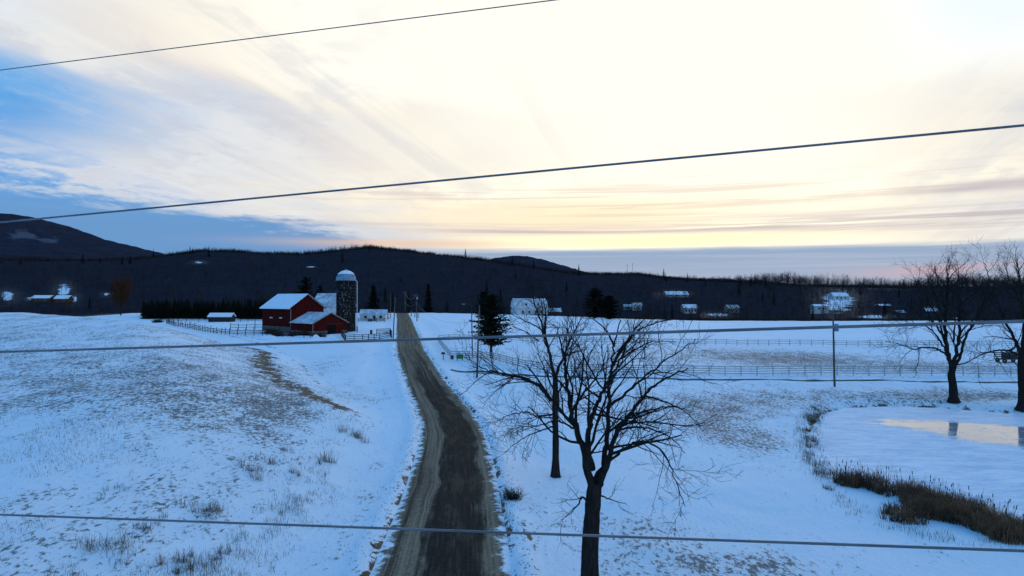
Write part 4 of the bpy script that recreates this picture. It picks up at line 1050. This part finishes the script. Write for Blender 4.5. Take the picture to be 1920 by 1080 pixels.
# ------------------------------------------------------------------ woodland scatter (after the houses, so openings stay open)
def woodland():
    rg = np.random.default_rng(5)
    protos = [far_tree_proto(rg, 1.0, rg.uniform(.8, 1.15), 11, 3) for _ in range(7)]
    def pts(n, ylo, yhi, umax=.98, dens=None):
        y = np.sqrt(rg.uniform(ylo ** 2, yhi ** 2, n)); x = rg.uniform(-umax, umax, n) * y
        m = clear_mask(x, y) & (rg.random(n) > np.clip(spot_mask(x, y) * 1.0, 0, .40))
        return x[m], y[m]
    x, y = pts(7600, 394, 910)
    x2, y2 = pts(700, 388, 430); x3, y3 = pts(3600, 845, 908)
    x, y = np.concatenate([x, x2, x3]), np.concatenate([y, y2, y3])
    z = ground(x, y); sc = rg.uniform(7.5, 14.0, len(x)) * (1 - (.50 - .70 * sstep(x / y, .28, .38)) * sstep(y, 560, 880)) * (.35 + 1.3 * fbm(x / 45, y / 45, 3))
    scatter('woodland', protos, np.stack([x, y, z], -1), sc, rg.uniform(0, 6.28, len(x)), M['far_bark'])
    # low brush along the far field edge
    bp = []
    for _ in range(4):
        V, T = [], []
        for i in range(46):
            a, e = rg.uniform(0, 6.28), rg.uniform(.2, 1.4); l = rg.uniform(.5, 1.0)
            d = np.array([math.cos(a) * math.cos(e), math.sin(a) * math.cos(e), math.sin(e)]); o_ = rg.normal(size=3) * np.array([.35, .35, 0])
            sd = unit(np.cross(d, rg.normal(size=3))) * .045; n = len(V)
            V += [o_ - sd, o_ + sd, o_ + d * l]; T.append((n, n + 1, n + 2))
        bp.append((np.array(V), np.array(T)))
    y = rg.uniform(378, 402, 1500); x = rg.uniform(-.9, .9, 1500) * y
    m = (np.abs(x - road_x(y)) > 6); x, y = x[m], y[m]
    scatter('field_edge_brush', bp, np.stack([x, y, ground(x, y)], -1), rg.uniform(2.0, 4.2, len(x)), rg.uniform(0, 6.28, len(x)), M['brush'])
    y = rg.uniform(880, 908, 4200); x = np.concatenate([rg.uniform(-.9, .9, 2700), rg.uniform(.22, .85, 1500)]) * y
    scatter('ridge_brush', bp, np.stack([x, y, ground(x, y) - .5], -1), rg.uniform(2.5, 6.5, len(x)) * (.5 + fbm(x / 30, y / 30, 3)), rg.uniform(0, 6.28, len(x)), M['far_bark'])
    # evergreen plantation behind the paddock, dark and dense
    def cproto(H, W, n):
        V, T = [], []
        for i in range(n):
            f = (i + .5) / n; a = i * 2.4; L = W * (1 - f) ** .8 * rg.uniform(.7, 1.1); z = H * (.05 + .95 * f)
            d = np.array([math.cos(a), math.sin(a), -.25]); sd = np.array([-math.sin(a), math.cos(a), 0]) * L * .5; k_ = len(V)
            V += [np.array([0, 0, z + .06]), d * L * .75 + sd + [0, 0, z], d * L + [0, 0, z], d * L * .75 - sd + [0, 0, z]]; T += [(k_, k_ + 1, k_ + 2), (k_, k_ + 2, k_ + 3)]
        return np.array(V), np.array(T)
    cp = [cproto(1, .22, 46) for _ in range(4)]
    px = rg.uniform(268, 500, 420); y = rg.uniform(268, 300, 420); x = (px - CX) / F * y
    scatter('evergreen_plantation', cp, np.stack([x, y, ground(x, y) - .3], -1), rg.uniform(3.2, 8.2, 420), rg.uniform(0, 6.28, 420), M['dark_needles'])
    # evergreens sprinkled in the wood and on the skyline
    x, y = pts(60, 420, 860); x2, y2 = pts(10, 860, 905); x, y = np.append(x, x2), np.append(y, y2)
    scatter('scattered_evergreens', cp, np.stack([x, y, ground(x, y) - .3], -1), rg.uniform(8, 15, len(x)), rg.uniform(0, 6.28, len(x)), M['dark_needles'])
    return protos
wood_protos = woodland()

# conifers one can tell apart
for px, py, top, wpx, Y, lab, n, flat in (
    (803, 592, 534, 24, 372., 'slender dark spruce standing alone where the road tops the rise', 90, False),
    (1116, 600, 541, 56, 330., 'broad dark evergreen, taller of the pair on the far snow field', 130, True),
    (1142, 600, 555, 46, 326., 'rounded dark evergreen, lower right one of the pair on the far snow field', 120, True),
    (572, 590, 520, 44, 262., 'dark evergreen rising behind the barn roof', 110, True),
    (600, 590, 536, 26, 258., 'smaller dark evergreen between barn roof and farmhouse', 80, True),
    (700, 588, 536, 40, 300., 'wide dark spruce behind the low pale cottage', 110, False),
    (906, 590, 548, 30, 372., 'dark evergreen mass behind the layered pine', 100, True),
    (724, 602, 578, 7, 266., 'small narrow dark cedar at the end of the yard fence', 50, True)):
    b = at(px, py, Y); z = gz(b.x, Y); H = at(px, top, Y).z - z
    conifer('evergreen_tree', lab, (b.x, Y, z), H, wpx / F * Y, int(px), .02, n, 'dark_needles', tuft=max(.5, Y / 300 * 1.0), flat=flat)
# copper-coloured willow beyond the high field
def bare_far(label, px, Y, H, seed, mt, wid=1.0, nb=40, nt=6, name='bare_tree'):
    b = at(px, 590, Y); z = gz(b.x, Y); o = empty(name, (b.x, Y, z)); tag(o, label, 'tree')
    rg = np.random.default_rng(seed); v, t = far_tree_proto(rg, H, wid, nb, nt)
    link('trunk', raw('trunk', v[:4], t[:3]), M['bark'], o); tag(link('crown', raw('crown', v[4:], t[3:] - 4), mt, o), kind='stuff')
bare_far('copper-brown bushy bare tree beyond the edge of the high field', 226, 300., 17, 3, mat('copper_twigs', (.075, .032, .015), .9), 1.3, 110, 9)
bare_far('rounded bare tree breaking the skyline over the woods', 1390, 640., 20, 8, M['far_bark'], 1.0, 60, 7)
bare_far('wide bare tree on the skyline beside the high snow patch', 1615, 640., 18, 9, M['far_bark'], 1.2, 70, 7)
for px, H, lab in ((1176, 3, 'left of the two thin radio masts on the skyline'), (1186, 5, 'right and taller of the two thin radio masts on the skyline')):
    Y = 900.; b = at(px, 510, Y); z = gz(b.x, Y); o = empty('radio_mast', (b.x, Y, z)); tag(o, lab, 'mast')
    MB().tube([(0, 0, 0), (0, 0, H + 10)], .18, 5).build('mast', M['dark_metal'], o)
    for q in (.9, .97): MB().bar((-1.0, 0, (H + 10) * q), (1.0, 0, (H + 10) * q), .12, .12).build('crossarm', M['dark_metal'], o)

# ------------------------------------------------------------------ fences
def fence(name, label, path_px, step, height, rails, wood, post=.13, railh=.14, closed=False, lean=0.0, extra=0.0, seed=1, pts3=None, group=None):
    rg = random.Random(seed)
    P = pts3 or [hit(*p) for p in path_px]
    # resample along the path
    out = []; carry = 0.0
    for a, b in zip(P[:-1], P[1:]):
        d = (b - a).xy.length; n = max(1, int(round(d / step)))
        for i in range(n): q = a.lerp(b, i / n); out.append(Vector((q.x, q.y, gz(q.x, q.y))))
    out.append(P[-1])
    base = out[0]; o = empty(name, base); tag(o, label, 'fence', group)
    pm = None
    for i, p in enumerate(out):
        if pm is None:
            mb = MB().box(-post / 2, -post / 2, -.25, post / 2, post / 2, 1.0); me = bpy.data.meshes.new('post'); me.from_pydata(mb.v, [], mb.f); me.materials.append(M[wood]); pm = me
        q = bpy.data.objects.new('post', pm); col.objects.link(q); q.parent = o; q.location = p - base
        q.scale.z = height + rg.uniform(0, extra); q.rotation_euler = (rg.gauss(0, lean), rg.gauss(0, lean), math.atan2((out[min(i + 1, len(out) - 1)] - out[max(i - 1, 0)]).y, (out[min(i + 1, len(out) - 1)] - out[max(i - 1, 0)]).x))
    mb = MB().box(0, -.022, -railh / 2, 1, .022, railh / 2); rm = bpy.data.meshes.new('rail'); rm.from_pydata(mb.v, [], mb.f); rm.materials.append(M[wood])
    for a, b in zip(out[:-1], out[1:]):
        for j in range(rails):
            z = height * (.97 - .90 * j / rails) - railh / 2
            za, zb_ = z + rg.gauss(0, lean * .6), z + rg.gauss(0, lean * .6)
            A, B = a + Vector((0, 0, za)) - base, b + Vector((0, 0, zb_)) - base; d = B - A
            off = Vector((d.y, -d.x, 0)).normalized() * (post / 2 + .024)
            q = bpy.data.objects.new('rail', rm); col.objects.link(q); q.parent = o; q.location = A + off
            q.rotation_euler = (0, -math.asin(d.z / d.length), math.atan2(d.y, d.x)); q.scale.x = d.length
    return o
fence('rail_fence', 'four-rail grey fence curving past the pine and along the farm lane', [(845, 673), (880, 674), (925, 676), (950, 683), (985, 692), (1030, 698), (1100, 700), (1300, 703), (1600, 704), (1925, 705)], 2.3, 1.5, 4, 'grey_wood', seed=2)
fence('rail_fence', 'three-rail fence stretching across the middle of the far snow field', [(822, 640), (1000, 643), (1200, 645), (1500, 648), (1925, 651)], 2.7, 1.45, 3, 'grey_wood', seed=3)
fence('rail_fence', 'short fence run along the road joining the two field fences', [(822, 641), (832, 656), (845, 672)], 3.0, 1.45, 4, 'grey_wood', seed=4)
fence('yard_fence', 'curved dark rail fence round the corner of the barnyard by the road', [(640, 630), (648, 641.5), (680, 641), (712, 638.5), (734, 634), (731, 628), (706, 629)], 2.4, 1.75, 4, 'dark_wood', seed=5)
fence('yard_fence', 'short dark fence panel beside the foot of the silo', [(652, 623), (670, 623)], 2.6, 1.6, 4, 'dark_wood', seed=6)
fence('yard_fence', 'dark fence in front of the low pale cottage', [(672, 604), (690, 604), (706, 604), (722, 604)], 3.2, 1.6, 4, 'dark_wood', seed=7)
fence('paddock_fence', 'straight dark rear fence of the paddock, left of the small shed', [(300, 604.5), (350, 604), (395, 604)], 3.4, 1.5, 3, 'dark_wood', seed=8)
fence('paddock_fence', 'straight dark rear fence of the paddock between small shed and barn', [(437, 604), (465, 604), (492, 604)], 3.4, 1.5, 3, 'dark_wood', seed=9)
fence('paddock_fence', 'uneven leaning front fence of the paddock curving up to the barn wall', [(312, 607), (330, 612), (352, 616), (375, 621), (400, 625), (430, 628), (460, 629), (492, 629)], 2.3, 1.35, 3, 'dark_wood', lean=.07, extra=.9, seed=10)
fence('paddock_fence', 'inner tall-post fence close to the barn inside the paddock', [(432, 618), (462, 618), (494, 618)], 2.2, 1.5, 2, 'dark_wood', lean=.04, extra=.8, seed=11)
fence('barnyard_fence', 'low dark fence under the barn front behind the snow heaps', [(500, 629), (530, 632), (570, 633), (610, 633)], 2.6, 1.2, 2, 'dark_wood', lean=.05, seed=12)

# ------------------------------------------------------------------ poles, wires, signs
def pole(label, px, py, top_px, top_py, r=.14, arm=None, box=False, lamp=False, wood='pole_wood', name='utility_pole', y1=None):
    h = hit(px, py) if y1 is None else Vector((at(px, py, y1).x, y1, gz(at(px, py, y1).x, y1)))
    o = empty(name, h); tag(o, label, 'pole')
    t = at(top_px, top_py, h.y) - h
    MB().tube([(0, 0, -.6), tuple(t * .5), tuple(t)], [r * 1.15, r, r * .75], 10).build('shaft', M[wood], o, True)
    if arm:
        z = t.z - .5; MB().bar((t.x - arm, -.14, z), (t.x + arm, -.14, z), .1, .12).build('crossarm', M['pole_wood'], o)
        for q in (-.9, -.35, .35, .9): MB().lathe([(.04, z + .06), (.06, z + .1), (.05, z + .2), (.02, z + .22)], 8, t.x + arm * q, -.14).build('insulator', M['galvanized'], o)
    if box:
        z = t.z - 1.6; MB().lathe([(.02, z - .5), (.28, z - .5), (.30, z + .4), (.22, z + .5), (.02, z + .52)], 14, t.x + .42, -.05).build('transformer', M['galvanized'], o, True)
    if lamp:
        MB().tube([(t.x, 0, t.z - .3), (t.x - .7, -.1, t.z + .05), (t.x - 1.3, -.15, t.z)], .04, 6).build('lamp_arm', M['dark_metal'], o)
        MB().box(t.x - 1.75, -.3, t.z - .12, t.x - 1.2, .0, t.z + .06).build('lamp_head', M['aged_trim'], o)
    return o, h + t
pA = pole('near leaning wooden pole in front of the pine, foot near the road verge', 894, 708, 899, 572, .13)
pB = pole('thin pole with a yard lamp at its top left of the pine', 886, 672, 884, 570, .10, lamp=True, wood='dark_wood', name='lamp_pole')
pC = pole('lone slim pole with a dark transformer top standing right of the near lane', 1565, 725, 1562, 592, .13, box=True, wood='pole_wood')
pD = pole('dark wooden pole at the left road edge beside the barnyard corner fence', 737, 634, 741, 557, .13)
pE = pole('pole behind the roadside one at the left, near the cottage yard', 732, 597, 733, 550, .13)
pF = pole('pole with transformer right of the road near the rise', 782, 603, 780, 551, .15, arm=1.0, box=True)
pG = pole('farthest pole carrying wires beyond the top of the road', 760, 586, 759, 546, .16, arm=1.0, y1=330.)
for i, (px, py, q) in enumerate(((771, 592, 'left'), (778, 595, 'middle'), (784, 596, 'right'))):
    h = hit(px, py); o = empty('fence_stake', h); tag(o, f'short dark stake, {q} one of three at the road rise', 'post', 'stakes at the road rise')
    MB().box(-.14, -.14, -.2, .14, .14, 1.8).build('stake', M['dark_wood'], o); MB().box(-.17, -.17, 1.803, .17, .17, 1.88).build('stake_cap', M['roof_snow'], o)
def wire(label, a, b, sag, r, name='service_wire', n=24):
    a, b = Vector(a), Vector(b); pts = []
    for i in range(n + 1):
        t = i / n; p = a.lerp(b, t); p.z -= sag * 4 * t * (1 - t); pts.append(p)
    return tag(MB().tube(pts, r, 8).build(name, M['wire'], None, True), label, 'wire')
wire('sagging service wire from the transformer pole to the yard lamp pole', pF[1] + Vector((0, -.1, -3)), pB[1] + Vector((0, 0, -3.2)), 2.6, .018)
wire('upper sagging wire between the two poles at the road rise', pF[1] + Vector((0, 0, -.4)), pG[1] + Vector((0, 0, -.4)), 2.4, .03)
wire('lower sagging wire between the two poles at the road rise', pF[1] + Vector((0, 0, -3)), pG[1] + Vector((0, 0, -5)), 2.0, .03)
# the four near cables: one span, parallel in plan, sagging a little
def near_cable(label, left, right, D0, r, sagk=0.0):
    """cable whose plan line passes (0, D0) and recedes to the left; seen height at the two ends set by the pictured line"""
    dirx, diry = -3.7, 1.0
    def p_at(px, py):
        u = (px - CX) / F; t = u * D0 / (dirx - u * diry); Y = D0 + diry * t; return at(px, py, Y)
    A, B = p_at(*left), p_at(*right); d = B - A
    pts = [A + d * q for q in np.linspace(-3.0, 4.5, 60)]
    return tag(MB().tube(pts, r, 12).build('power_cable', M['wire'], None, True), label, 'cable', 'power cables close to the camera')
near_cable('thinnest, highest power cable crossing only the upper left sky', (0, 131.5), (1040, 0), 9.0, .0075)
near_cable('thick power cable crossing the sky above the hills', (0, 417), (1920, 235), 8.0, .0125)
near_cable('power cable crossing just below the field edge, in front of the barn lane', (0, 660), (1920, 602.5), 7.0, .0145)
near_cable('lowest power cable crossing the foreground and the large tree trunk', (0, 965), (1920, 1033), 7.0, .0125)

# signs and mailboxes by the driveway
h = hit(862, 676); o = empty('green_sign', h, R(-10)); tag(o, 'green rectangular board sign fixed in front of the rail fence corner', 'sign'); s = h.y / F
MB().box(-6.3 * s, -.05, 3.2 * s, 6.3 * s, .05, 11.5 * s).build('board', M['green_sign'], o)
for x in (-5, 5): MB().box(x * s - .06, .052, -.3, x * s + .06, .17, 11.5 * s).build('sign_post', M['dark_wood'], o)
h = hit(848, 674); o = empty('dark_sign', h, R(-12)); tag(o, 'small black house-shaped board left of the green sign', 'sign'); s = h.y / F
mb = MB(); prof = [(-2.6, 0.5), (2.6, .5), (2.6, 6.5), (0, 8.6), (-2.6, 6.5)]; n = 5
mb.v = [(x * s, -.06, z * s) for x, z in prof] + [(x * s, .06, z * s) for x, z in prof]; mb.f = [tuple(range(n)), tuple(range(n, 2 * n))[::-1]] + [(i, i + n, (i + 1) % n + n, (i + 1) % n) for i in range(n)]
mb.build('board', M['dark_metal'], o); MB().box(-.05, .065, -.3, .05, .16, 5 * s).build('sign_post', M['dark_wood'], o)
h = hit(831, 675); o = empty('mailbox', h, R(-20)); tag(o, 'dark mailbox on a thin post at the roadside left of the signs', 'mailbox'); s = h.y / F
mb = MB(); w_, d_ = .26, .55
prof = [(-w_, 1.05)] + [(w_ * -math.cos(a), 1.25 + .2 * math.sin(a)) for a in np.linspace(0, math.pi, 7)] + [(w_, 1.05)]; n = len(prof)
mb.v = [(x, -d_ / 2, z) for x, z in prof] + [(x, d_ / 2, z) for x, z in prof]; mb.f = [tuple(range(n))[::-1], tuple(range(n, 2 * n))] + [(i, (i + 1) % n, (i + 1) % n + n, i + n) for i in range(n)]
mb.build('box', M['dark_metal'], o); MB().box(-.05, -.05, -.3, .05, .05, 1.045).build('mailbox_post', M['dark_wood'], o); MB().box(w_ + .01, -.1, 1.15, w_ + .03, .0, 1.5).build('flag', M['red_board'], o)

# yard clutter
h = hit(695, 602.5); o = empty('utility_box', h); tag(o, 'green-grey utility box on the snow before the cottage fence', 'box')
MB().box(-.75, -.4, -.1, .75, .4, 1.0).build('cabinet', mat('utility_green', (.05, .11, .09), .6), o); MB().box(-.8, -.45, 1.003, .8, .45, 1.1).build('lid', M['roof_snow'], o)
h = hit(702.5, 602.8); o = empty('trash_bin', h); tag(o, 'small dark wheeled bin right of the utility box', 'bin')
MB().box(-.3, -.3, .08, .3, .3, 1.1).build('bin_body', M['dark_metal'], o); MB().box(-.34, -.36, 1.103, .34, .34, 1.2).build('lid', M['dark_metal'], o)
h = hit(696, 627); o = empty('feed_bin', h); tag(o, 'small dark upright feeder standing inside the barnyard corner fence', 'feeder')
MB().box(-.28, -.28, 0, .28, .28, 1.15).build('bin_body', M['dark_metal'], o); MB().box(-.33, -.33, 1.153, .33, .33, 1.24).build('lid', M['thin_snow'], o)
# hay wagon at the right edge
h = hit(1890, 680); o = empty('hay_wagon', h, R(4)); tag(o, 'dark slat-sided wagon parked on the snow by the second pond-bank tree', 'wagon'); s = h.y / F
MB().box(-2.0, -.95, .62, 2.4, .95, .74).build('bed', M['dark_wood'], o)
for y in (-.92, .92):
    for z in (1.0, 1.35, 1.7): MB().box(-1.95, y - .03, z - .09, 2.35, y + .03, z + .09).build('side_slat', M['dark_wood'], o)
    for x in (-1.9, -.5, .9, 2.3): MB().box(x - .05, y - .085, .74, x + .05, y - .033, 1.85).build('stake', M['dark_wood'], o)
for x in (-1.3, 1.7):
    for y in (-.85, .85):
        wv = MB(); wv.lathe([(.12, -.09), (.40, -.10), (.42, 0), (.40, .10), (.12, .09)], 16); wv.v = [(x + a, y + c, .42 + b) for a, b, c in wv.v]; wv.build('wheel', M['dark_metal'], o, True)
MB().bar((-2.0, 0, .6), (-3.6, 0, .35), .09, .09).build('drawbar', M['dark_metal'], o)

# snow heaps and dark brush under the barn front
def mound(label, px, py, w_px, h_px, seed):
    h = hit(px, py); s = h.y / F; rg = np.random.default_rng(seed); n, m = 28, 10
    V = []
    for j in range(m + 1):
        t = j / m
        for i in range(n):
            a = 2 * math.pi * i / n; r = w_px * s / 2 * t * (1 + .15 * math.sin(3 * a + seed) + .1 * math.sin(5 * a))
            V.append((r * math.cos(a), r * math.sin(a) * .8, h_px * s * (math.cos(t * math.pi) * .5 + .5) * (1 + .12 * math.sin(a * 4 + t * 9)) - .12))
    Fq = [(j * n + i, (j + 1) * n + i, (j + 1) * n + (i + 1) % n, j * n + (i + 1) % n) for j in range(m) for i in range(n)]
    me = raw('snow_heap', np.array(V), np.array(Fq), True); o = link('snow_heap', me, M['roof_snow']); o.location = h
    tag(o, label, 'snow heap', 'snow heaps before the barn wing')
mound('rounded snow heap, left of the pair before the shed doorway', 592, 635, 26, 8, 1)
mound('rounded snow heap, right of the pair beside the yard fence', 620, 636, 30, 9, 2)
mound('low broad snow bank under the barn front at the paddock end', 505, 633, 60, 5, 3)
def bush(label, px, py, w_px, h_px, seed, mt='brush', name='bare_bush', n=260):
    h = hit(px, py); s = h.y / F; rg = np.random.default_rng(seed); w_, hh = w_px * s / 2, h_px * s
    br = []
    for i in range(n):
        a = rg.uniform(0, 6.28); b = np.array([rg.normal() * w_ * .35, rg.normal() * min(w_, 1.2) * .35, -.1])
        d = unit(np.array([math.cos(a) * .55, math.sin(a) * .55, rg.uniform(.5, 1.2)])); l = hh * rg.uniform(.45, 1.0)
        c = [b]; 
        for q in range(3):
            d = unit(d + rg.normal(size=3) * .22); c.append(c[-1] + d * l / 3)
        br.append((np.array(c), np.linspace(.018, .006, 4) * max(1, h.y / 60), 3))
    o = link(name, tubes_mesh(name, br, lambda l: 3), M[mt]); o.location = h
    return tag(o, label, 'bush')
bush('dark tangled bush against the barn stone base, left end', 522, 630, 40, 12, 1)
bush('tall dark tangle at the middle of the barn stone base', 508, 626, 34, 15, 8)
bush('dark heap of brush between barn corner and shed wall', 570, 629, 34, 13, 9)
bush('dark brush by the barn base under the corner board', 548, 630, 24, 12, 5)
bush('dark low brush heap in front of the shed wall', 598, 632, 34, 10, 2)
bush('dark shrub at the paddock corner left of the fence posts', 296, 605, 22, 9, 3)
bush('dark brush at the end of the high field hedge', 272, 598, 16, 7, 4)
bush('dark leafless brush on the road verge behind the caption-height cable', 960, 935, 36, 30, 6, n=160)

# ------------------------------------------------------------------ dead grass, weeds, reeds
def blades(name, roots, hts, wid, lean, material, seed, parent=None):
    """thin bent three-sided stalks"""
    rg = np.random.default_rng(seed); n = len(roots); a = rg.uniform(0, 6.28, n)
    ln = np.abs(rg.normal(size=n)) * lean
    dx, dy = np.cos(a) * ln, np.sin(a) * ln
    V = np.zeros((n, 7, 3)); 
    mid = roots + np.stack([dx * hts * .35, dy * hts * .35, hts * .6], -1); tip = roots + np.stack([dx * hts, dy * hts, hts * (1 - .3 * np.minimum(ln, 1))], -1)
    for k in range(3):
        o = np.stack([np.cos(a + 2.094 * k), np.sin(a + 2.094 * k), np.zeros(n)], -1)
        V[:, k] = roots + o * wid[:, None]; V[:, 3 + k] = mid + o * wid[:, None] * .7
    V[:, 6] = tip
    f = []
    for k in range(3):
        k2 = (k + 1) % 3; f += [(k, k2, 3 + k2), (k, 3 + k2, 3 + k), (3 + k, 3 + k2, 6)]
    T = (np.array(f)[None] + np.arange(n)[:, None, None] * 7).reshape(-1, 3)
    return link(name, raw(name, V.reshape(-1, 3), T), material, parent)
def unproject_poly(pts): return np.array([hit(*p).xy for p in pts])
def in_poly(x, y, P): return poly_sd(x, y, P) < 0
def reeds():
    rg = np.random.default_rng(40); bands = [
        [(1562, 905), (1572, 900), (1650, 918), (1760, 945), (1850, 975), (1930, 1005), (1930, 1020), (1860, 1012), (1800, 985), (1720, 972), (1690, 945), (1640, 925), (1585, 915)],
        [(1640, 968), (1690, 950), (1760, 962), (1740, 985), (1700, 985), (1655, 975)], [(1850, 1012), (1930, 1005), (1935, 1024), (1880, 1020)]]
    R_, Hh = [], []
    for P, n, hm in ((bands[0], 6500, 1.35), (bands[1], 1400, 1.0), (bands[2], 1000, 1.0)):
        Q = unproject_poly(P); x = rg.uniform(Q[:, 0].min(), Q[:, 0].max(), n * 3); y = rg.uniform(Q[:, 1].min(), Q[:, 1].max(), n * 3)
        m = in_poly(x, y, Q); x, y = x[m][:n], y[m][:n]
        d = fbm(x * .9, y * .9, 3); m = d > .43; x, y, d = x[m], y[m], d[m]
        R_.append(np.stack([x, y, ground(x, y) - .05], -1)); Hh.append(hm * (.45 + .8 * d) * rg.uniform(.6, 1.1, len(x)))
    R_ = np.concatenate(R_); Hh = np.concatenate(Hh); w = rg.uniform(.008, .026, len(Hh))
    tag(blades('reed_bed', R_, Hh, w, .62, M['reed'], 41), kind='stuff')
    # taller stalks with cattail heads at the ice side
    Q = unproject_poly([(1562, 905), (1650, 918), (1760, 945), (1850, 975), (1930, 1005)])
    V = MB(); n = 0
    for i in range(150):
        q = rg.uniform(0, len(Q) - 1.001); a = int(q); p = Q[a] + (Q[a + 1] - Q[a]) * (q - a) + rg.normal(size=2) * .5
        z = gz(p[0], p[1]); hh = rg.uniform(.9, 1.75); lx, ly = rg.normal(size=2) * .16
        V.tube([(p[0], p[1], z - .1), (p[0] + lx * .4, p[1] + ly * .4, z + hh * .6), (p[0] + lx, p[1] + ly, z + hh)], [.011, .009, .005], 3, False)
        if rg.random() < .4: V.tube([(p[0] + lx * .86, p[1] + ly * .86, z + hh * .86), (p[0] + lx * .97, p[1] + ly * .97, z + hh * .97)], .024, 5)
    tag(V.build('cattails', M['cattail'], None), kind='stuff')
reeds()
def clump(label, px, py, w_px, h_px, n, seed, mt='straw'):
    h = hit(px, py); s = h.y / F; rg = np.random.default_rng(seed); w_ = w_px * s / 2; n = int(n * .5)
    nc = 6; cen = rg.normal(size=(nc, 2)) * np.array([w_ * .6, max(.5, w_ * .7)]); r = cen[rg.integers(0, nc, n)] + rg.normal(size=(n, 2)) * w_ * .22
    x, y = h.x + r[:, 0], h.y + r[:, 1]
    rt = np.stack([r[:, 0], r[:, 1], ground(x, y) - h.z - .03], -1)
    o = blades('grass_clump', rt, h_px * s * rg.uniform(.2, 1.0, n) ** 1.2, rg.uniform(.004, .010, n) * max(1, h.y / 45), .8, M[mt], seed); o.location = h
    return tag(o, label, 'grass', 'dead grass clumps', 'stuff')
for i, (px, py, w_, hh, n, lab, mt) in enumerate((
    (655, 818, 50, 22, 420, 'tawny dead grass clump nearest the foot of the dirt bank', 'straw'),
    (612, 868, 24, 36, 240, 'upright brown weed clump below the tawny one beside the road swale', 'weed'),
    (468, 888, 44, 30, 320, 'dark brown weed clump highest on the near slope', 'weed'),
    (505, 862, 36, 18, 200, 'brown weed clump up the slope from the dark one', 'weed'),
    (535, 845, 24, 14, 140, 'small brown weed clump closest to the speckled field', 'weed'),
    (545, 890, 26, 20, 200, 'reddish grass clump between two weed patches on the near slope', 'straw'),
    (385, 955, 66, 34, 380, 'wide grey weed patch in the middle of the near slope', 'weed'),
    (205, 925, 34, 18, 170, 'dark weed tuft alone on open snow', 'weed'),
    (325, 1062, 34, 32, 420, 'straw-yellow grass tuft at the bottom of the view', 'straw'),
    (415, 1040, 30, 24, 220, 'brown tuft up and right of the straw-yellow one', 'weed'),
    (195, 1030, 90, 40, 420, 'broad pale weed patch over the lowest cable', 'weed'),
    (280, 988, 40, 30, 220, 'weed patch crossed by the lowest cable', 'weed'),
    (1540, 772, 26, 10, 300, 'reddish brown grass tuft at the pond inlet', 'straw'),
    (1520, 830, 16, 24, 260, 'pale grass strip along the pond rim', 'straw'),
    (1556, 918, 20, 14, 200, 'dark dead weeds at the snowy corner before the reeds', 'weed'),
    (952, 925, 20, 22, 200, 'dark weeds on the right road edge', 'weed'))):
    clump(lab, px, py, w_, hh, n, 100 + i, mt)
def weed_stuff():
    rg = np.random.default_rng(77)
    # lines of weeds along the near slope, thin stalks over the field
    R_ = []; H_ = []
    for P, n, hm, sp in (([(620, 880), (560, 930), (490, 985), (420, 1040), (340, 1085)], 1500, .35, .45), ([(600, 905), (560, 960), (480, 1020), (400, 1085)], 900, .28, .5), ([(640, 900), (600, 970), (540, 1040), (480, 1085)], 700, .2, .5),
                         ([(690, 792), (640, 805), (600, 850), (470, 900)], 500, .3, 1.0), ([(940, 925), (950, 980), (945, 1060)], 500, .22, .22), ([(1535, 775), (1515, 800), (1520, 840), (1530, 870), (1560, 900)], 3600, .55, .55), ([(1560, 920), (1600, 960), (1660, 985), (1760, 1008), (1880, 1022)], 900, .3, .5)):
        Q = unproject_poly(P); q = rg.uniform(0, len(Q) - 1.001, n); a = q.astype(int); p = Q[a] + (Q[a + 1] - Q[a]) * (q - a)[:, None] + rg.normal(size=(n, 2)) * sp
        m = fbm(p[:, 0] * 1.1, p[:, 1] * 1.1, 3) > .5; p = p[m]
        R_.append(p); H_.append(hm * rg.uniform(.4, 1.5, len(p)))
    n = 42000; y = np.exp(rg.uniform(math.log(20), math.log(120), n)); x = -y * rg.uniform(.12, .85, n)
    m = (x < bank_x(y) - 1) & (fbm(x * .5 + 3, y * .22, 4) > .53); p = np.stack([x, y], -1)[m]; R_.append(p); H_.append(rg.uniform(.06, .30, len(p)))
    p = np.concatenate(R_); H_ = np.concatenate(H_)
    rt = np.stack([p[:, 0], p[:, 1], ground(p[:, 0], p[:, 1]) - .03], -1)
    tag(blades('dead_weeds', rt, H_, rg.uniform(.004, .009, len(p)) * np.maximum(1, p[:, 1] / 40), .45, M['weed'], 78), kind='stuff')
    # frozen slush lumps thrown up by the plough
    V, T = [], []; b = 0
    ico = bmesh.new(); bmesh.ops.create_icosphere(ico, subdivisions=1, radius=1); iv = np.array([v.co[:] for v in ico.verts]); it = np.array([[v.index for v in f.verts] for f in ico.faces]); ico.free()
    for i in range(1000):
        y = math.exp(rg.uniform(math.log(24), math.log(150))); sd = rg.choice([-1, 1]); x = float(road_x(y)) + sd * (3.3 + abs(rg.normal()) * .55); s = rg.uniform(.02, .06)
        v = iv * s * rg.uniform(.6, 1.3, 3) * (1 + rg.normal(size=(len(iv), 1)) * .15)
        V.append(v + [x, y, 0]); T.append(it + b); b += len(iv)
    V = np.array(V); c = V.mean(1); V[:, :, 2] += ground(c[:, 0], c[:, 1])[:, None]
    tag(link('plough_lumps', raw('plough_lumps', V.reshape(-1, 3), np.concatenate(T)), mat('dirty_slush', (.66, .66, .65), .85, color2=(.34, .29, .23), scale=1.6)), kind='stuff')
weed_stuff()
